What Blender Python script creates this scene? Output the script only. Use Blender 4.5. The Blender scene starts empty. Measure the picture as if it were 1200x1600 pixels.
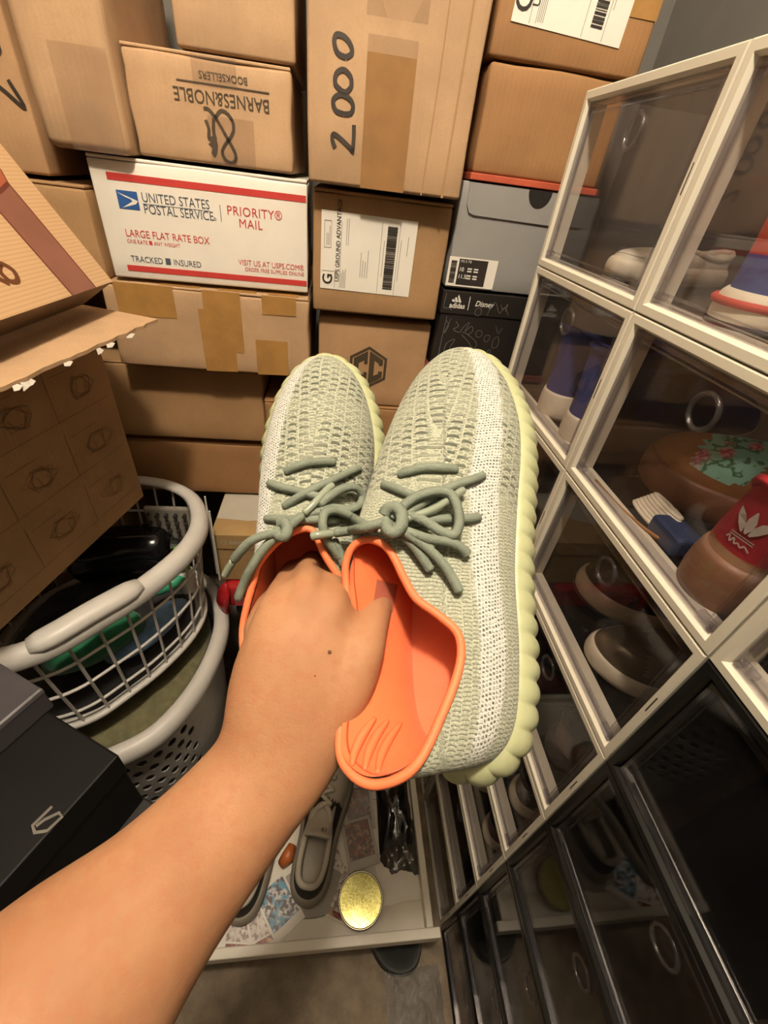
import bpy, bmesh, math, random
import numpy as np
from mathutils import Vector, Matrix
from mathutils.bvhtree import BVHTree

SC = bpy.context.scene
COL = SC.collection
random.seed(7)

# ------------------------------------------------------------------ camera
H = 1.365                      # eye height above the closet floor
FPX = 668.46                   # focal length in pixels of the 1200 x 1600 frame
MR = Matrix(((0.99124076, -0.03077498, -0.12843155),
             (-0.08148547, 0.62278178, -0.77814071),
             (0.10393209, 0.7817901, 0.61481897)))
EYE = Vector((0, 0, H))
cd = bpy.data.cameras.new('camera')
cam = bpy.data.objects.new('camera', cd)
COL.objects.link(cam)
cam.matrix_world = Matrix.Translation(EYE) @ MR.to_4x4()
cd.sensor_fit = 'HORIZONTAL'
cd.sensor_width = 36.0
cd.lens = FPX / 1200 * 36
cd.clip_start = 0.01
SC.camera = cam

# ------------------------------------------------------------------ world, light, exposure
wd = bpy.data.worlds.new('closet_air')
SC.world = wd
wd.use_nodes = True
wd.node_tree.nodes['Background'].inputs[0].default_value = (1.0, 0.86, 0.68, 1)
wd.node_tree.nodes['Background'].inputs[1].default_value = 0.006
ld = bpy.data.lights.new('ceiling_bulb', 'POINT')
ld.shadow_soft_size = 0.045
ld.energy = 58
ld.color = (1.0, 0.86, 0.69)
lamp = bpy.data.objects.new('ceiling_bulb', ld)
COL.objects.link(lamp)
lamp.location = (-0.07, 0.01, 2.30)
SC.view_settings.view_transform = 'Standard'
SC.view_settings.look = 'None'
SC.view_settings.gamma = 1.0
SC.view_settings.use_curve_mapping = False
SC.view_settings.exposure = 0.22
SC.cycles.transparent_max_bounces = 40
SC.cycles.max_bounces = 8


def ray(px, py):
    return (MR @ Vector((px - 600, 800 - py, -FPX))).normalized()


def at_y(px, py, y):
    r = ray(px, py)
    return EYE + r * (y / r.y)


def at_x(px, py, x):
    r = ray(px, py)
    return EYE + r * (x / r.x)


def at_z(px, py, z):           # z above the floor
    r = ray(px, py)
    return EYE + r * ((z - H) / r.z)


def at_d(px, py, d):           # d: distance in front of the eye, along the view
    return EYE + MR @ Vector(((px - 600) / FPX * d, (800 - py) / FPX * d, -d))


# ------------------------------------------------------------------ materials
def lin(c):
    c = c / 255.0
    return c / 12.92 if c <= 0.04045 else ((c + 0.055) / 1.055) ** 2.4


def hexc(h):
    return (lin((h >> 16) & 255), lin((h >> 8) & 255), lin(h & 255), 1.0)


MATS = {}


class NT:
    """small wrapper to wire shader nodes"""
    def __init__(s, m):
        s.t = m.node_tree
        s.n = s.t.nodes
        s.l = s.t.links

    def new(s, kind, **kw):
        nd = s.n.new(kind)
        for k, v in kw.items():
            setattr(nd, k, v)
        return nd

    def math(s, op, a, b=None, c=None):
        nd = s.n.new('ShaderNodeMath')
        nd.operation = op
        for i, v in enumerate((a, b, c)):
            if v is None:
                continue
            if isinstance(v, (int, float)):
                nd.inputs[i].default_value = v
            else:
                s.l.new(v, nd.inputs[i])
        return nd.outputs[0]

    def mix(s, f, a, b):
        nd = s.n.new('ShaderNodeMix')
        nd.data_type = 'RGBA'
        for sock, v in ((nd.inputs[0], f), (nd.inputs[6], a), (nd.inputs[7], b)):
            if isinstance(v, (int, float)):
                sock.default_value = v
            elif isinstance(v, tuple):
                sock.default_value = v
            else:
                s.l.new(v, sock)
        return nd.outputs[2]

    def noise(s, vec, scale, detail=3, rough=0.55):
        nd = s.n.new('ShaderNodeTexNoise')
        nd.inputs['Scale'].default_value = scale
        nd.inputs['Detail'].default_value = detail
        nd.inputs['Roughness'].default_value = rough
        if vec is not None:
            s.l.new(vec, nd.inputs['Vector'])
        return nd.outputs[0]

    def ramp(s, v, lo, hi):
        nd = s.n.new('ShaderNodeMapRange')
        nd.interpolation_type = 'SMOOTHSTEP'
        nd.inputs['From Min'].default_value = lo
        nd.inputs['From Max'].default_value = hi
        s.l.new(v, nd.inputs['Value'])
        return nd.outputs[0]

    def bump(s, h, strength, dist=0.001):
        nd = s.n.new('ShaderNodeBump')
        nd.inputs['Strength'].default_value = strength
        nd.inputs['Distance'].default_value = dist
        s.l.new(h, nd.inputs['Height'])
        return nd.outputs[0]


def base(name):
    m = bpy.data.materials.new(name)
    m.use_nodes = True
    t = NT(m)
    return m, t, t.n['Principled BSDF']


def mat(name, col, rough=0.6, var=0.12, nscale=18, bump=0.0, bscale=220, metal=0.0, spec=0.5, sss=0.0, coat=0.0, sheen=0.0, emit=0.0, bdist=0.001):
    """one colour with soft uneven tone and fine relief"""
    if name in MATS:
        return MATS[name]
    m, t, b = base(name)
    tc = t.new('ShaderNodeTexCoord').outputs['Object']
    c = hexc(col)
    if var > 0:
        d = tuple(min(1, x * (1 - var)) for x in c[:3]) + (1,)
        e = tuple(min(1, x * (1 + var)) for x in c[:3]) + (1,)
        f = t.ramp(t.noise(tc, nscale, 4), 0.3, 0.7)
        t.l.new(t.mix(f, d, e), b.inputs['Base Color'])
    else:
        b.inputs['Base Color'].default_value = c
    b.inputs['Roughness'].default_value = rough
    b.inputs['Metallic'].default_value = metal
    b.inputs['Specular IOR Level'].default_value = spec
    b.inputs['Coat Weight'].default_value = coat
    b.inputs['Sheen Weight'].default_value = sheen
    if sss:
        b.inputs['Subsurface Weight'].default_value = sss
        b.inputs['Subsurface Radius'].default_value = (0.006, 0.004, 0.002)
        b.inputs['Subsurface Scale'].default_value = 1.0
    if emit:
        b.inputs['Emission Color'].default_value = c
        b.inputs['Emission Strength'].default_value = emit
    if bump:
        t.l.new(t.bump(t.noise(tc, bscale, 3), bump, bdist), b.inputs['Normal'])
    MATS[name] = m
    return m


def cardboard(name, col, flute=900):
    """kraft paper: blotchy tone, faint vertical flutes showing through, paper grain"""
    if name in MATS:
        return MATS[name]
    m, t, b = base(name)
    tc = t.new('ShaderNodeTexCoord').outputs['Object']
    c = hexc(col)
    d = tuple(x * 0.86 for x in c[:3]) + (1,)
    e = tuple(min(1, x * 1.1) for x in c[:3]) + (1,)
    f = t.ramp(t.noise(tc, 9, 5, 0.6), 0.3, 0.72)
    fine = t.noise(tc, 420, 2)
    sep = t.new('ShaderNodeSeparateXYZ')
    t.l.new(tc, sep.inputs[0])
    fl = t.math('SINE', t.math('MULTIPLY', t.math('ADD', sep.outputs[0], sep.outputs[1]), flute))
    col1 = t.mix(f, d, e)
    col2 = t.mix(t.math('MULTIPLY', t.ramp(fine, 0.42, 0.75), 0.22), col1, tuple(x * 0.7 for x in c[:3]) + (1,))
    t.l.new(col2, b.inputs['Base Color'])
    b.inputs['Roughness'].default_value = 0.72
    b.inputs['Specular IOR Level'].default_value = 0.3
    h = t.math('ADD', t.math('MULTIPLY', fl, 0.35), t.math('ADD', t.math('MULTIPLY', t.noise(tc, 14, 3), 5.0), fine))
    t.l.new(t.bump(h, 0.25, 0.0006), b.inputs['Normal'])
    MATS[name] = m
    return m


def clear(name, tint=(0.90, 0.89, 0.90), rough=0.02, ior=1.5, haze=0.0):
    """thin see-through plastic: light goes through, the surface mirrors by Fresnel"""
    if name in MATS:
        return MATS[name]
    m, t, b = base(name)
    t.n.remove(b)
    out = t.n['Material Output']
    tr = t.new('ShaderNodeBsdfTransparent')
    tr.inputs[0].default_value = tint + (1,)
    gl = t.new('ShaderNodeBsdfGlossy')
    gl.inputs['Roughness'].default_value = rough
    lw = t.new('ShaderNodeLayerWeight')
    lw.inputs[0].default_value = 0.5
    f0 = ((ior - 1) / (ior + 1)) ** 2
    fr = t.math('ADD', f0, t.math('MULTIPLY', t.math('POWER', lw.outputs['Facing'], 5.0), 1 - f0))
    mx = t.new('ShaderNodeMixShader')
    t.l.new(fr, mx.inputs[0])
    t.l.new(tr.outputs[0], mx.inputs[1])
    t.l.new(gl.outputs[0], mx.inputs[2])
    last = mx.outputs[0]
    if haze:
        df = t.new('ShaderNodeBsdfDiffuse')
        df.inputs[0].default_value = (0.8, 0.78, 0.75, 1)
        m2 = t.new('ShaderNodeMixShader')
        m2.inputs[0].default_value = haze
        t.l.new(last, m2.inputs[1])
        t.l.new(df.outputs[0], m2.inputs[2])
        last = m2.outputs[0]
    t.l.new(last, out.inputs[0])
    MATS[name] = m
    return m


# ------------------------------------------------------------------ objects
def put(name, me, m=None, parent=None):
    o = bpy.data.objects.new(name, me)
    COL.objects.link(o)
    if parent is not None:
        o.parent = parent
    if m is not None:
        if me.materials:
            me.materials[0] = m
        else:
            me.materials.append(m)
    return o


def tag(o, label=None, cat=None, group=None, kind=None):
    if label:
        o['label'] = label
    if cat:
        o['category'] = cat
    if group:
        o['group'] = group
    if kind:
        o['kind'] = kind
    return o


def thing(name, label, cat, loc=(0, 0, 0), rz=0.0, group=None, mw=None):
    o = bpy.data.objects.new(name, None)
    COL.objects.link(o)
    o.empty_display_size = 0.03
    if mw is not None:
        o.matrix_world = mw
    else:
        o.location = loc
        o.rotation_euler = (0, 0, rz)
    return tag(o, label, cat, group)


class MB:
    """collects points and faces into one mesh"""
    def __init__(s):
        s.v = []
        s.f = []

    def add(s, vs, fs):
        k = len(s.v)
        s.v += [tuple(p) for p in vs]
        s.f += [tuple(i + k for i in q) for q in fs]
        return s

    def box(s, x0, x1, y0, y1, z0, z1):
        return s.add([(x0, y0, z0), (x1, y0, z0), (x1, y1, z0), (x0, y1, z0), (x0, y0, z1), (x1, y0, z1), (x1, y1, z1), (x0, y1, z1)],
                     [(3, 2, 1, 0), (4, 5, 6, 7), (0, 1, 5, 4), (1, 2, 6, 5), (2, 3, 7, 6), (3, 0, 4, 7)])

    def prism(s, poly, n, d):
        """poly: 3-D outline, extruded by d along n"""
        k = len(poly)
        n = Vector(n) * d
        vs = [Vector(p) for p in poly] + [Vector(p) + n for p in poly]
        return s.add(vs, [tuple(range(k))[::-1], tuple(range(k, 2 * k))] + [(i, (i + 1) % k, k + (i + 1) % k, k + i) for i in range(k)])

    def tube(s, pts, r, seg=8, closed=False, flat=1.0, up=None, ridge=0.0):
        pts = [Vector(p) for p in pts]
        n = len(pts)
        rr = r if isinstance(r, (list, tuple)) else [r] * n
        prev = None
        rings = []
        for i, p in enumerate(pts):
            a = pts[(i - 1) % n] if (closed or i > 0) else p
            b = pts[(i + 1) % n] if (closed or i < n - 1) else p
            t = (b - a)
            t = t.normalized() if t.length > 1e-9 else Vector((0, 0, 1))
            if up is not None:
                u = Vector(up) - t * t.dot(Vector(up))
                if u.length < 1e-5:
                    u = t.orthogonal()
            elif prev is None:
                u = t.orthogonal()
            else:
                u = prev - t * t.dot(prev)
                if u.length < 1e-6:
                    u = t.orthogonal()
            u.normalize()
            prev = u
            w = t.cross(u)
            rings.append([p + (u * math.cos(2 * math.pi * j / seg) * flat + w * math.sin(2 * math.pi * j / seg)) * rr[i] * (1 + ridge * (-1) ** j) for j in range(seg)])
        vs = [q for g in rings for q in g]
        fs = []
        m = n if closed else n - 1
        for i in range(m):
            for j in range(seg):
                a = i * seg + j
                b = i * seg + (j + 1) % seg
                c = ((i + 1) % n) * seg + (j + 1) % seg
                d = ((i + 1) % n) * seg + j
                fs.append((a, b, c, d))
        if not closed:
            fs.append(tuple(range(seg))[::-1])
            fs.append(tuple(range((n - 1) * seg, n * seg)))
        return s.add(vs, fs)

    def mesh(s, name):
        me = bpy.data.meshes.new(name)
        me.from_pydata([tuple(p) for p in s.v], [], s.f)
        me.update()
        return me

    def build(s, name, m, parent=None, smooth=False, bevel=0.0, seg=2, fix=True):
        me = s.mesh(name)
        if fix or bevel:
            bm = bmesh.new()
            bm.from_mesh(me)
            if fix:
                bmesh.ops.recalc_face_normals(bm, faces=bm.faces)
            if bevel:
                bmesh.ops.bevel(bm, geom=list(bm.edges), offset=bevel, segments=seg, affect='EDGES', profile=0.5)
            bm.to_mesh(me)
            bm.free()
        if smooth:
            me.polygons.foreach_set('use_smooth', [True] * len(me.polygons))
        return put(name, me, m, parent)


def slab(name, m, parent, x0, x1, y0, y1, z0, z1, bevel=0.0015, seg=2):
    return MB().box(x0, x1, y0, y1, z0, z1).build(name, m, parent, bevel=bevel, seg=seg)


def crom(pts, n=8, closed=False):
    """Catmull-Rom through the points (tuples of any length)"""
    P = [np.array(p, float) for p in pts]
    k = len(P)
    out = []
    for i in range(k if closed else k - 1):
        if closed:
            a, b, c, d = P[(i - 1) % k], P[i], P[(i + 1) % k], P[(i + 2) % k]
        else:
            a, b, c, d = P[max(i - 1, 0)], P[i], P[i + 1], P[min(i + 2, k - 1)]
        for j in range(n):
            t = j / n
            out.append(0.5 * ((2 * b) + (c - a) * t + (2 * a - 5 * b + 4 * c - d) * t * t + (3 * b - a - 3 * c + d) * t ** 3))
    if not closed:
        out.append(P[-1])
    return out


def text(s, size, m, parent, pos, inplane=0.0, name='lettering', align='LEFT', sx=1.0, face='front', bold=0.0, shear=0.0, spacing=1.0):
    """flat lettering standing 0.4 mm proud of a face; front: reads along +x, up +z, faces -y"""
    cu = bpy.data.curves.new(name, 'FONT')
    cu.body = s
    cu.size = size
    cu.align_x = align
    cu.align_y = 'CENTER'
    cu.offset = bold
    cu.shear = shear
    cu.space_character = spacing
    cu.resolution_u = 3
    tmp = bpy.data.objects.new('tmp', cu)
    COL.objects.link(tmp)
    dg = bpy.context.evaluated_depsgraph_get()
    me = bpy.data.meshes.new_from_object(tmp.evaluated_get(dg))
    bpy.data.objects.remove(tmp)
    bpy.data.curves.remove(cu)
    F = {'front': Matrix.Rotation(math.pi / 2, 4, 'X'), 'top': Matrix.Identity(4)}[face] if isinstance(face, str) else face
    me.transform(F @ Matrix.Rotation(inplane, 4, 'Z') @ Matrix.Diagonal((sx, 1, 1, 1)))
    me.name = name
    me.materials.clear()
    o = put(name, me, m, parent)
    o.location = pos
    return o


def ribbon(pts, w):
    """2-D polyline -> strip outline as quads, returns (verts2d, faces)"""
    P = [np.array(p[:2], float) for p in pts]
    W = [p[2] if len(p) > 2 else w for p in pts]
    vs, fs = [], []
    for i, p in enumerate(P):
        a = P[max(i - 1, 0)]
        b = P[min(i + 1, len(P) - 1)]
        t = b - a
        t = t / (np.linalg.norm(t) + 1e-12)
        n = np.array([-t[1], t[0]])
        vs += [p + n * W[i] / 2, p - n * W[i] / 2]
    for i in range(len(P) - 1):
        fs.append((2 * i, 2 * i + 1, 2 * i + 3, 2 * i + 2))
    return vs, fs


def strokes(name, lines, w, m, parent, pos, face='front', smooth_n=6):
    """pen or printed lines on a face, each line a list of 2-D points"""
    mb = MB()
    for ln in lines:
        pts = crom(ln, smooth_n) if smooth_n > 1 else ln
        vs, fs = ribbon([tuple(p) for p in pts], w)
        if face == 'front':
            mb.add([(p[0], 0, p[1]) for p in vs], fs)
        elif face == 'top':
            mb.add([(p[0], p[1], 0) for p in vs], fs)
        else:
            mb.add([tuple(face @ Vector((p[0], p[1], 0))) for p in vs], fs)
    o = mb.build(name, m, parent, fix=False)
    o.location = pos
    return o


def patch(name, m, parent, poly, y=-0.0005, th=0.0004):
    """thin flat sheet on a front face: poly in (x, z)"""
    return MB().prism([(p[0], y, p[1]) for p in poly], (0, 1, 0), th).build(name, m, parent)


def rect(x0, x1, z0, z1):
    return [(x0, z0), (x1, z0), (x1, z1), (x0, z1)]
# ------------------------------------------------------------------ shared materials
KRAFT = cardboard('kraft_board', 0xB18C66)
KRAFT2 = cardboard('kraft_board_darker', 0xA38059)
KRAFT3 = cardboard('kraft_board_pale', 0xB69572)
KRAFT4 = cardboard('kraft_board_orange', 0x9C744C)
TAPE = mat('brown_packing_tape', 0xA57B45, rough=0.28, var=0.10, nscale=30, bump=0.25, bscale=60, spec=0.5)
TAPEC = clear('clear_packing_tape', (0.965, 0.95, 0.93), 0.10, 1.45, 0.02)
WHITE_BOARD = mat('white_board', 0xE6DFD2, rough=0.5, var=0.03, bump=0.08)
PAPER = mat('label_paper', 0xE4DED2, rough=0.55, var=0.03, bump=0.05)
INK = mat('black_ink', 0x2A2420, rough=0.55, var=0.1)
INKG = mat('grey_ink', 0x8A857C, rough=0.6, var=0.1)
BROWN_INK = mat('dark_brown_print', 0x463A28, rough=0.6, var=0.1)
RED = mat('postal_red', 0xBE3B35, rough=0.5, var=0.05)
BLUE = mat('postal_blue', 0x2C5795, rough=0.5, var=0.05)
NAVY = mat('slate_print', 0x4A5560, rough=0.5, var=0.05)
MARKER = mat('black_marker', 0x3A322B, rough=0.5, var=0.2, nscale=60)

# ------------------------------------------------------------------ the closet
WALLM = mat('wall_paint', 0x77736C, rough=0.75, var=0.04, bump=0.2, bscale=120)
CARPET = mat('carpet_pile', 0x8F7E68, rough=0.95, var=0.22, nscale=26, bump=1.0, bscale=420, bdist=0.004, sheen=0.3)


def structure(name, m, x0, x1, y0, y1, z0, z1):
    o = MB().box(x0, x1, y0, y1, z0, z1).build(name, m)
    return tag(o, kind='structure')


XL, XR, YB, YF, ZC = -1.12, 0.665, 1.27, -1.60, 2.42
structure('floor', CARPET, XL - .1, XR + .1, YF - .1, YB + .1, -0.05, 0.0)
structure('ceiling', mat('ceiling_paint', 0xC9C4B8, 0.8, 0.03), XL - .1, XR + .1, YF - .1, YB + .1, ZC, ZC + .05)
structure('wall_back', WALLM, XL, XR, YB, YB + .1, 0, ZC)
structure('wall_left', WALLM, XL - .1, XL, YF, YB, 0, ZC)
structure('wall_right', WALLM, XR, XR + .1, YF, YB, 0, ZC)
structure('wall_front', WALLM, XL, XR, YF - .1, YF, 0, ZC)
lampo = thing('ceiling_lamp', 'round ceiling lamp fixture above the closet', 'lamp', (lamp.location.x, lamp.location.y, ZC))
MB().tube([(0, 0, -0.03), (0, 0, 0)], [0.055, 0.065], 24).build('base', mat('lamp_base', 0xD8D4CC, 0.4, 0.02), lampo, smooth=False)


# ------------------------------------------------------------------ cartons
def carton(label, Y, xr, zr, depth, m=KRAFT, rot=0.0, scale=True, name='cardboard_box', cat='box', flaps=True, bev=0.004, puff=0.0008, group=None, seam=True):
    """closed box; xr, zr are the front face's sides and heights as seen at distance 1 (scaled by Y)"""
    s = Y if scale else 1.0
    x0, x1 = xr[0] * s, xr[1] * s
    z0, z1 = H + zr[0] * s, H + zr[1] * s
    w, h = x1 - x0, z1 - z0
    t = thing(name, label, cat, (x0, Y, z0), math.radians(rot), group)
    # body: a grid box so that the faces can belly out a little
    fl = 0.004 if flaps else 0.0
    bm = bmesh.new()
    bmesh.ops.create_cube(bm, size=1.0)
    bmesh.ops.subdivide_edges(bm, edges=list(bm.edges), cuts=5, use_grid_fill=True)
    rnd = random.Random(sum(map(ord, label)))
    ph = [rnd.uniform(0, 6.28) for _ in range(6)]
    for v in bm.verts:
        x, y, z = v.co.x, v.co.y, v.co.z
        bx, by, bz = 1 - 4 * x * x, 1 - 4 * y * y, 1 - 4 * z * z
        nx = w * (x + 0.5) + (puff * by * bz * (1 if x > .49 else -1 if x < -.49 else 0))
        ny = depth * (y + 0.5) + (puff * bx * bz * (1 if y > .49 else -1 if y < -.49 else 0))
        nz = (h - fl) * (z + 0.5) + (0.3 * puff * bx * by * (1 if z > .49 else 0))
        # soft dents along the edges
        nx += 0.0012 * math.sin(9 * z + ph[0]) * math.sin(7 * y + ph[1])
        nz += 0.0012 * math.sin(8 * x + ph[2]) * math.sin(6 * y + ph[3]) * (1 if abs(z) > .4 else 0) * (0 if z < -.49 else 1)
        v.co = (nx, ny, nz)
    edges = [e for e in bm.edges if len(e.link_faces) == 2 and e.calc_face_angle(0) > 1.0]
    bmesh.ops.bevel(bm, geom=edges, offset=bev, segments=2, affect='EDGES', profile=0.5)
    me = bpy.data.meshes.new('body')
    bm.to_mesh(me)
    bm.free()
    me.polygons.foreach_set('use_smooth', [True] * len(me.polygons))
    put('body', me, m, t)
    if flaps:
        a = depth * 0.5
        for y0, y1 in ((0.0005, a - 0.001), (a + 0.001, depth - 0.0005)):
            slab('flap', m, t, 0.0005, w - 0.0005, y0, y1, h - fl, h, 0.0012, 1)
    return t, w, h


# --- column A, from the top
t, w, h = carton('plain brown box standing on the bookseller box, beside the box marked 2000', 0.80, (-0.258, -0.075), (0.124, 0.42), 0.24, KRAFT3)
patch('tape', TAPEC, t, rect(0.06, 0.125, 0.10, h))
t, w, h = carton('brown bookseller box standing upside down on the white postal box', 0.80, (-0.345, -0.083), (-0.016, 0.121), 0.30, KRAFT3)
cx = w * 0.52
text('BARNES&NOBLE', 0.0195, BROWN_INK, t, (0.173, -0.0012, h - 0.040), math.pi, align='LEFT', sx=0.86, bold=0.0001).location.x = 0.181
strokes('rule', [[(0.064, 0), (0.181, 0)]], 0.0016, BROWN_INK, t, (0, -0.0012, h - 0.0275), smooth_n=1)
text('BOOKSELLERS', 0.0105, BROWN_INK, t, (0.154, -0.0012, h - 0.0190), math.pi, sx=0.92)
# ampersand emblem with the small figure, upside down
EX = 0.106
strokes('emblem', [
    [(0.030, 0.003), (0.036, -0.004), (0.037, -0.013), (0.032, -0.022), (0.024, -0.030), (0.019, -0.038), (0.022, -0.046), (0.030, -0.049), (0.036, -0.045), (0.036, -0.037), (0.028, -0.024), (0.019, -0.010), (0.013, -0.002), (0.006, 0.004), (0.0, 0.004)],
    [(0.014, -0.004), (0.022, 0.004), (0.030, 0.003)],
    [(0.012, -0.004), (0.010, -0.018), (0.012, -0.026)],
    [(0.001, -0.007), (0.004, -0.016), (0.003, -0.026), (0.010, -0.026)]],
    0.0042, BROWN_INK, t, (EX - 0.012, -0.0012, h - 0.056))
MB().prism([(0.003, 0, -0.024), (0.012, 0, -0.022), (0.014, 0, -0.032), (0.012, 0, -0.040), (0.008, 0, -0.046), (0.004, 0, -0.041), (0.007, 0, -0.036), (0.001, 0, -0.032), (0.006, 0, -0.029)], (0, -1, 0), 0.0004).build('emblem_figure', BROWN_INK, t).location = (EX - 0.012, -0.0009, h - 0.056)
patch('tape', TAPEC, t, rect(0.098, 0.158, 0.001, 0.052), y=-0.0016)
patch('tape', TAPEC, t, rect(0.085, 0.140, h - 0.03, h), y=-0.0016)

t, w, h = carton('white postal flat rate box with red stripes', 0.795, (-0.436, -0.058), (-0.213, -0.022), 0.30, WHITE_BOARD, rot=2.0, flaps=True, puff=0.0003, bev=0.0025)
yy = -0.0007
patch('stripe', RED, t, rect(0.022, w - 0.002, h - 0.027, h - 0.0185), y=yy)
patch('stripe', RED, t, rect(0.022, w - 0.002, 0.0105, 0.0185), y=yy)
patch('postal_emblem', BLUE, t, rect(0.030, 0.058, h - 0.060, h - 0.038), y=yy)
patch('emblem_wing', WHITE_BOARD, t, [(0.0310, h - 0.0405), (0.0575, h - 0.0490), (0.0540, h - 0.0530), (0.0340, h - 0.0590), (0.0500, h - 0.0500), (0.0480, h - 0.0475), (0.0410, h - 0.0455)], y=yy - 0.0005)
text('UNITED STATES', 0.0165, NAVY, t, (0.063, yy, h - 0.044), sx=0.80, bold=0)
text('POSTAL SERVICE', 0.0165, NAVY, t, (0.063, yy, h - 0.058), sx=0.80, bold=0)
text('®', 0.006, NAVY, t, (0.1605, yy, h - 0.061))
strokes('rule', [[(0.063, 0), (0.157, 0)]], 0.0006, NAVY, t, (0, yy, h - 0.0513), smooth_n=1)
strokes('rule', [[(0, 0), (0, 0.021)]], 0.0009, NAVY, t, (0.172, yy, h - 0.063), smooth_n=1)
text('PRIORITY®', 0.0165, RED, t, (0.181, yy, h - 0.048), sx=0.93, bold=0, spacing=1.08)
text('MAIL', 0.0165, RED, t, (0.197, yy, h - 0.063), sx=0.93, bold=0, spacing=1.08)
text('LARGE FLAT RATE BOX', 0.0135, RED, t, (0.030, yy, h - 0.0905), sx=0.85, bold=0)
text('ONE RATE ■ ANY WEIGHT', 0.0072, RED, t, (0.030, yy, h - 0.1010), sx=0.85)
text('TRACKED ■ INSURED', 0.0118, NAVY, t, (0.030, yy, 0.0275), sx=0.88, bold=0)
text('VISIT US AT USPS.COM®', 0.0112, RED, t, (w - 0.006, yy, 0.0365), align='RIGHT', sx=0.85, bold=0)
text('ORDER FREE SUPPLIES ONLINE', 0.0078, RED, t, (w - 0.006, yy, 0.0275), align='RIGHT', sx=0.88)

t, w, h = carton('brown box with crossed strips of brown tape, right under the postal box', 0.79, (-0.470, -0.056), (-0.392, -0.222), 0.32, KRAFT3)
for x0, x1, z0, z1 in ((0.155, 0.215, 0.035, h), (0.145, 0.200, 0.0, 0.105), (0.235, 0.290, 0.0, 0.062), (0.250, 0.306, h - 0.03, h), (0.02, 0.11, h - 0.05, h)):
    patch('tape', TAPE, t, [(x0, z0), (x1, z0 + 0.0015), (x1, z1), (x0, z1)], y=-0.0012 - 0.0002 * x0)
for x0, x1 in ((0.09, 0.15), (0.18, 0.24), (0.26, 0.31)):
    slab('tape', TAPE, t, x0, x1, 0.004, 0.16, h + 0.0005, h + 0.001, 0.0)

carton('dim brown box below the taped box, beside the hanging flap', 0.835, (-0.60, -0.165), (-0.572, -0.385), 0.30, KRAFT2)
carton('lowest brown box of the stack standing on the shoe boxes', 0.845, (-0.56, -0.135), (-0.740, -0.580), 0.30, KRAFT4)

# --- column B
t, w, h = carton('tall brown box marked 2000 in black marker', 0.770, (-0.056, 0.228), (-0.022, 0.50), 0.27, KRAFT3, rot=-1.5, puff=0.001)
Z = lambda pts: [(x * w, z * 0.170) for x, z in pts]
strokes('marker_writing', [
    Z([(0.168, 0.235), (0.150, 0.28), (0.165, 0.315), (0.262, 0.245), (0.275, 0.22), (0.280, 0.30), (0.278, 0.385)]),
    Z([(0.215, 0.44), (0.165, 0.455), (0.150, 0.51), (0.190, 0.545), (0.245, 0.53), (0.268, 0.49), (0.255, 0.45), (0.215, 0.44)]),
    Z([(0.20, 0.565), (0.160, 0.60), (0.165, 0.655), (0.205, 0.68), (0.245, 0.65), (0.252, 0.60), (0.225, 0.565), (0.20, 0.565)]),
    Z([(0.215, 0.745), (0.170, 0.76), (0.148, 0.81), (0.160, 0.85), (0.205, 0.845), (0.240, 0.81), (0.248, 0.77), (0.215, 0.745)])],
    0.0052, MARKER, t, (0, -0.0016, 0))
patch('tape', TAPE, t, rect(w * 0.335, w * 0.62, 0.0, 0.135), y=-0.0013)
patch('tape', TAPEC, t, rect(w * 0.32, w * 0.66, 0.165, h), y=-0.0013)
patch('tape', TAPEC, t, rect(w * 0.335, w * 0.62, 0.0, 0.15), y=-0.0019)
strokes('crease', [[(w * .74, 0), (w * .76, .11), (w * .77, .25), (w * .80, h)]], 0.002, KRAFT2, t, (0, -0.0012, 0))
strokes('crease', [[(w * .88, 0.0), (w * .89, .11), (w * .90, .25), (w * .91, h)]], 0.003, KRAFT2, t, (0, -0.0012, 0))


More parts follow.
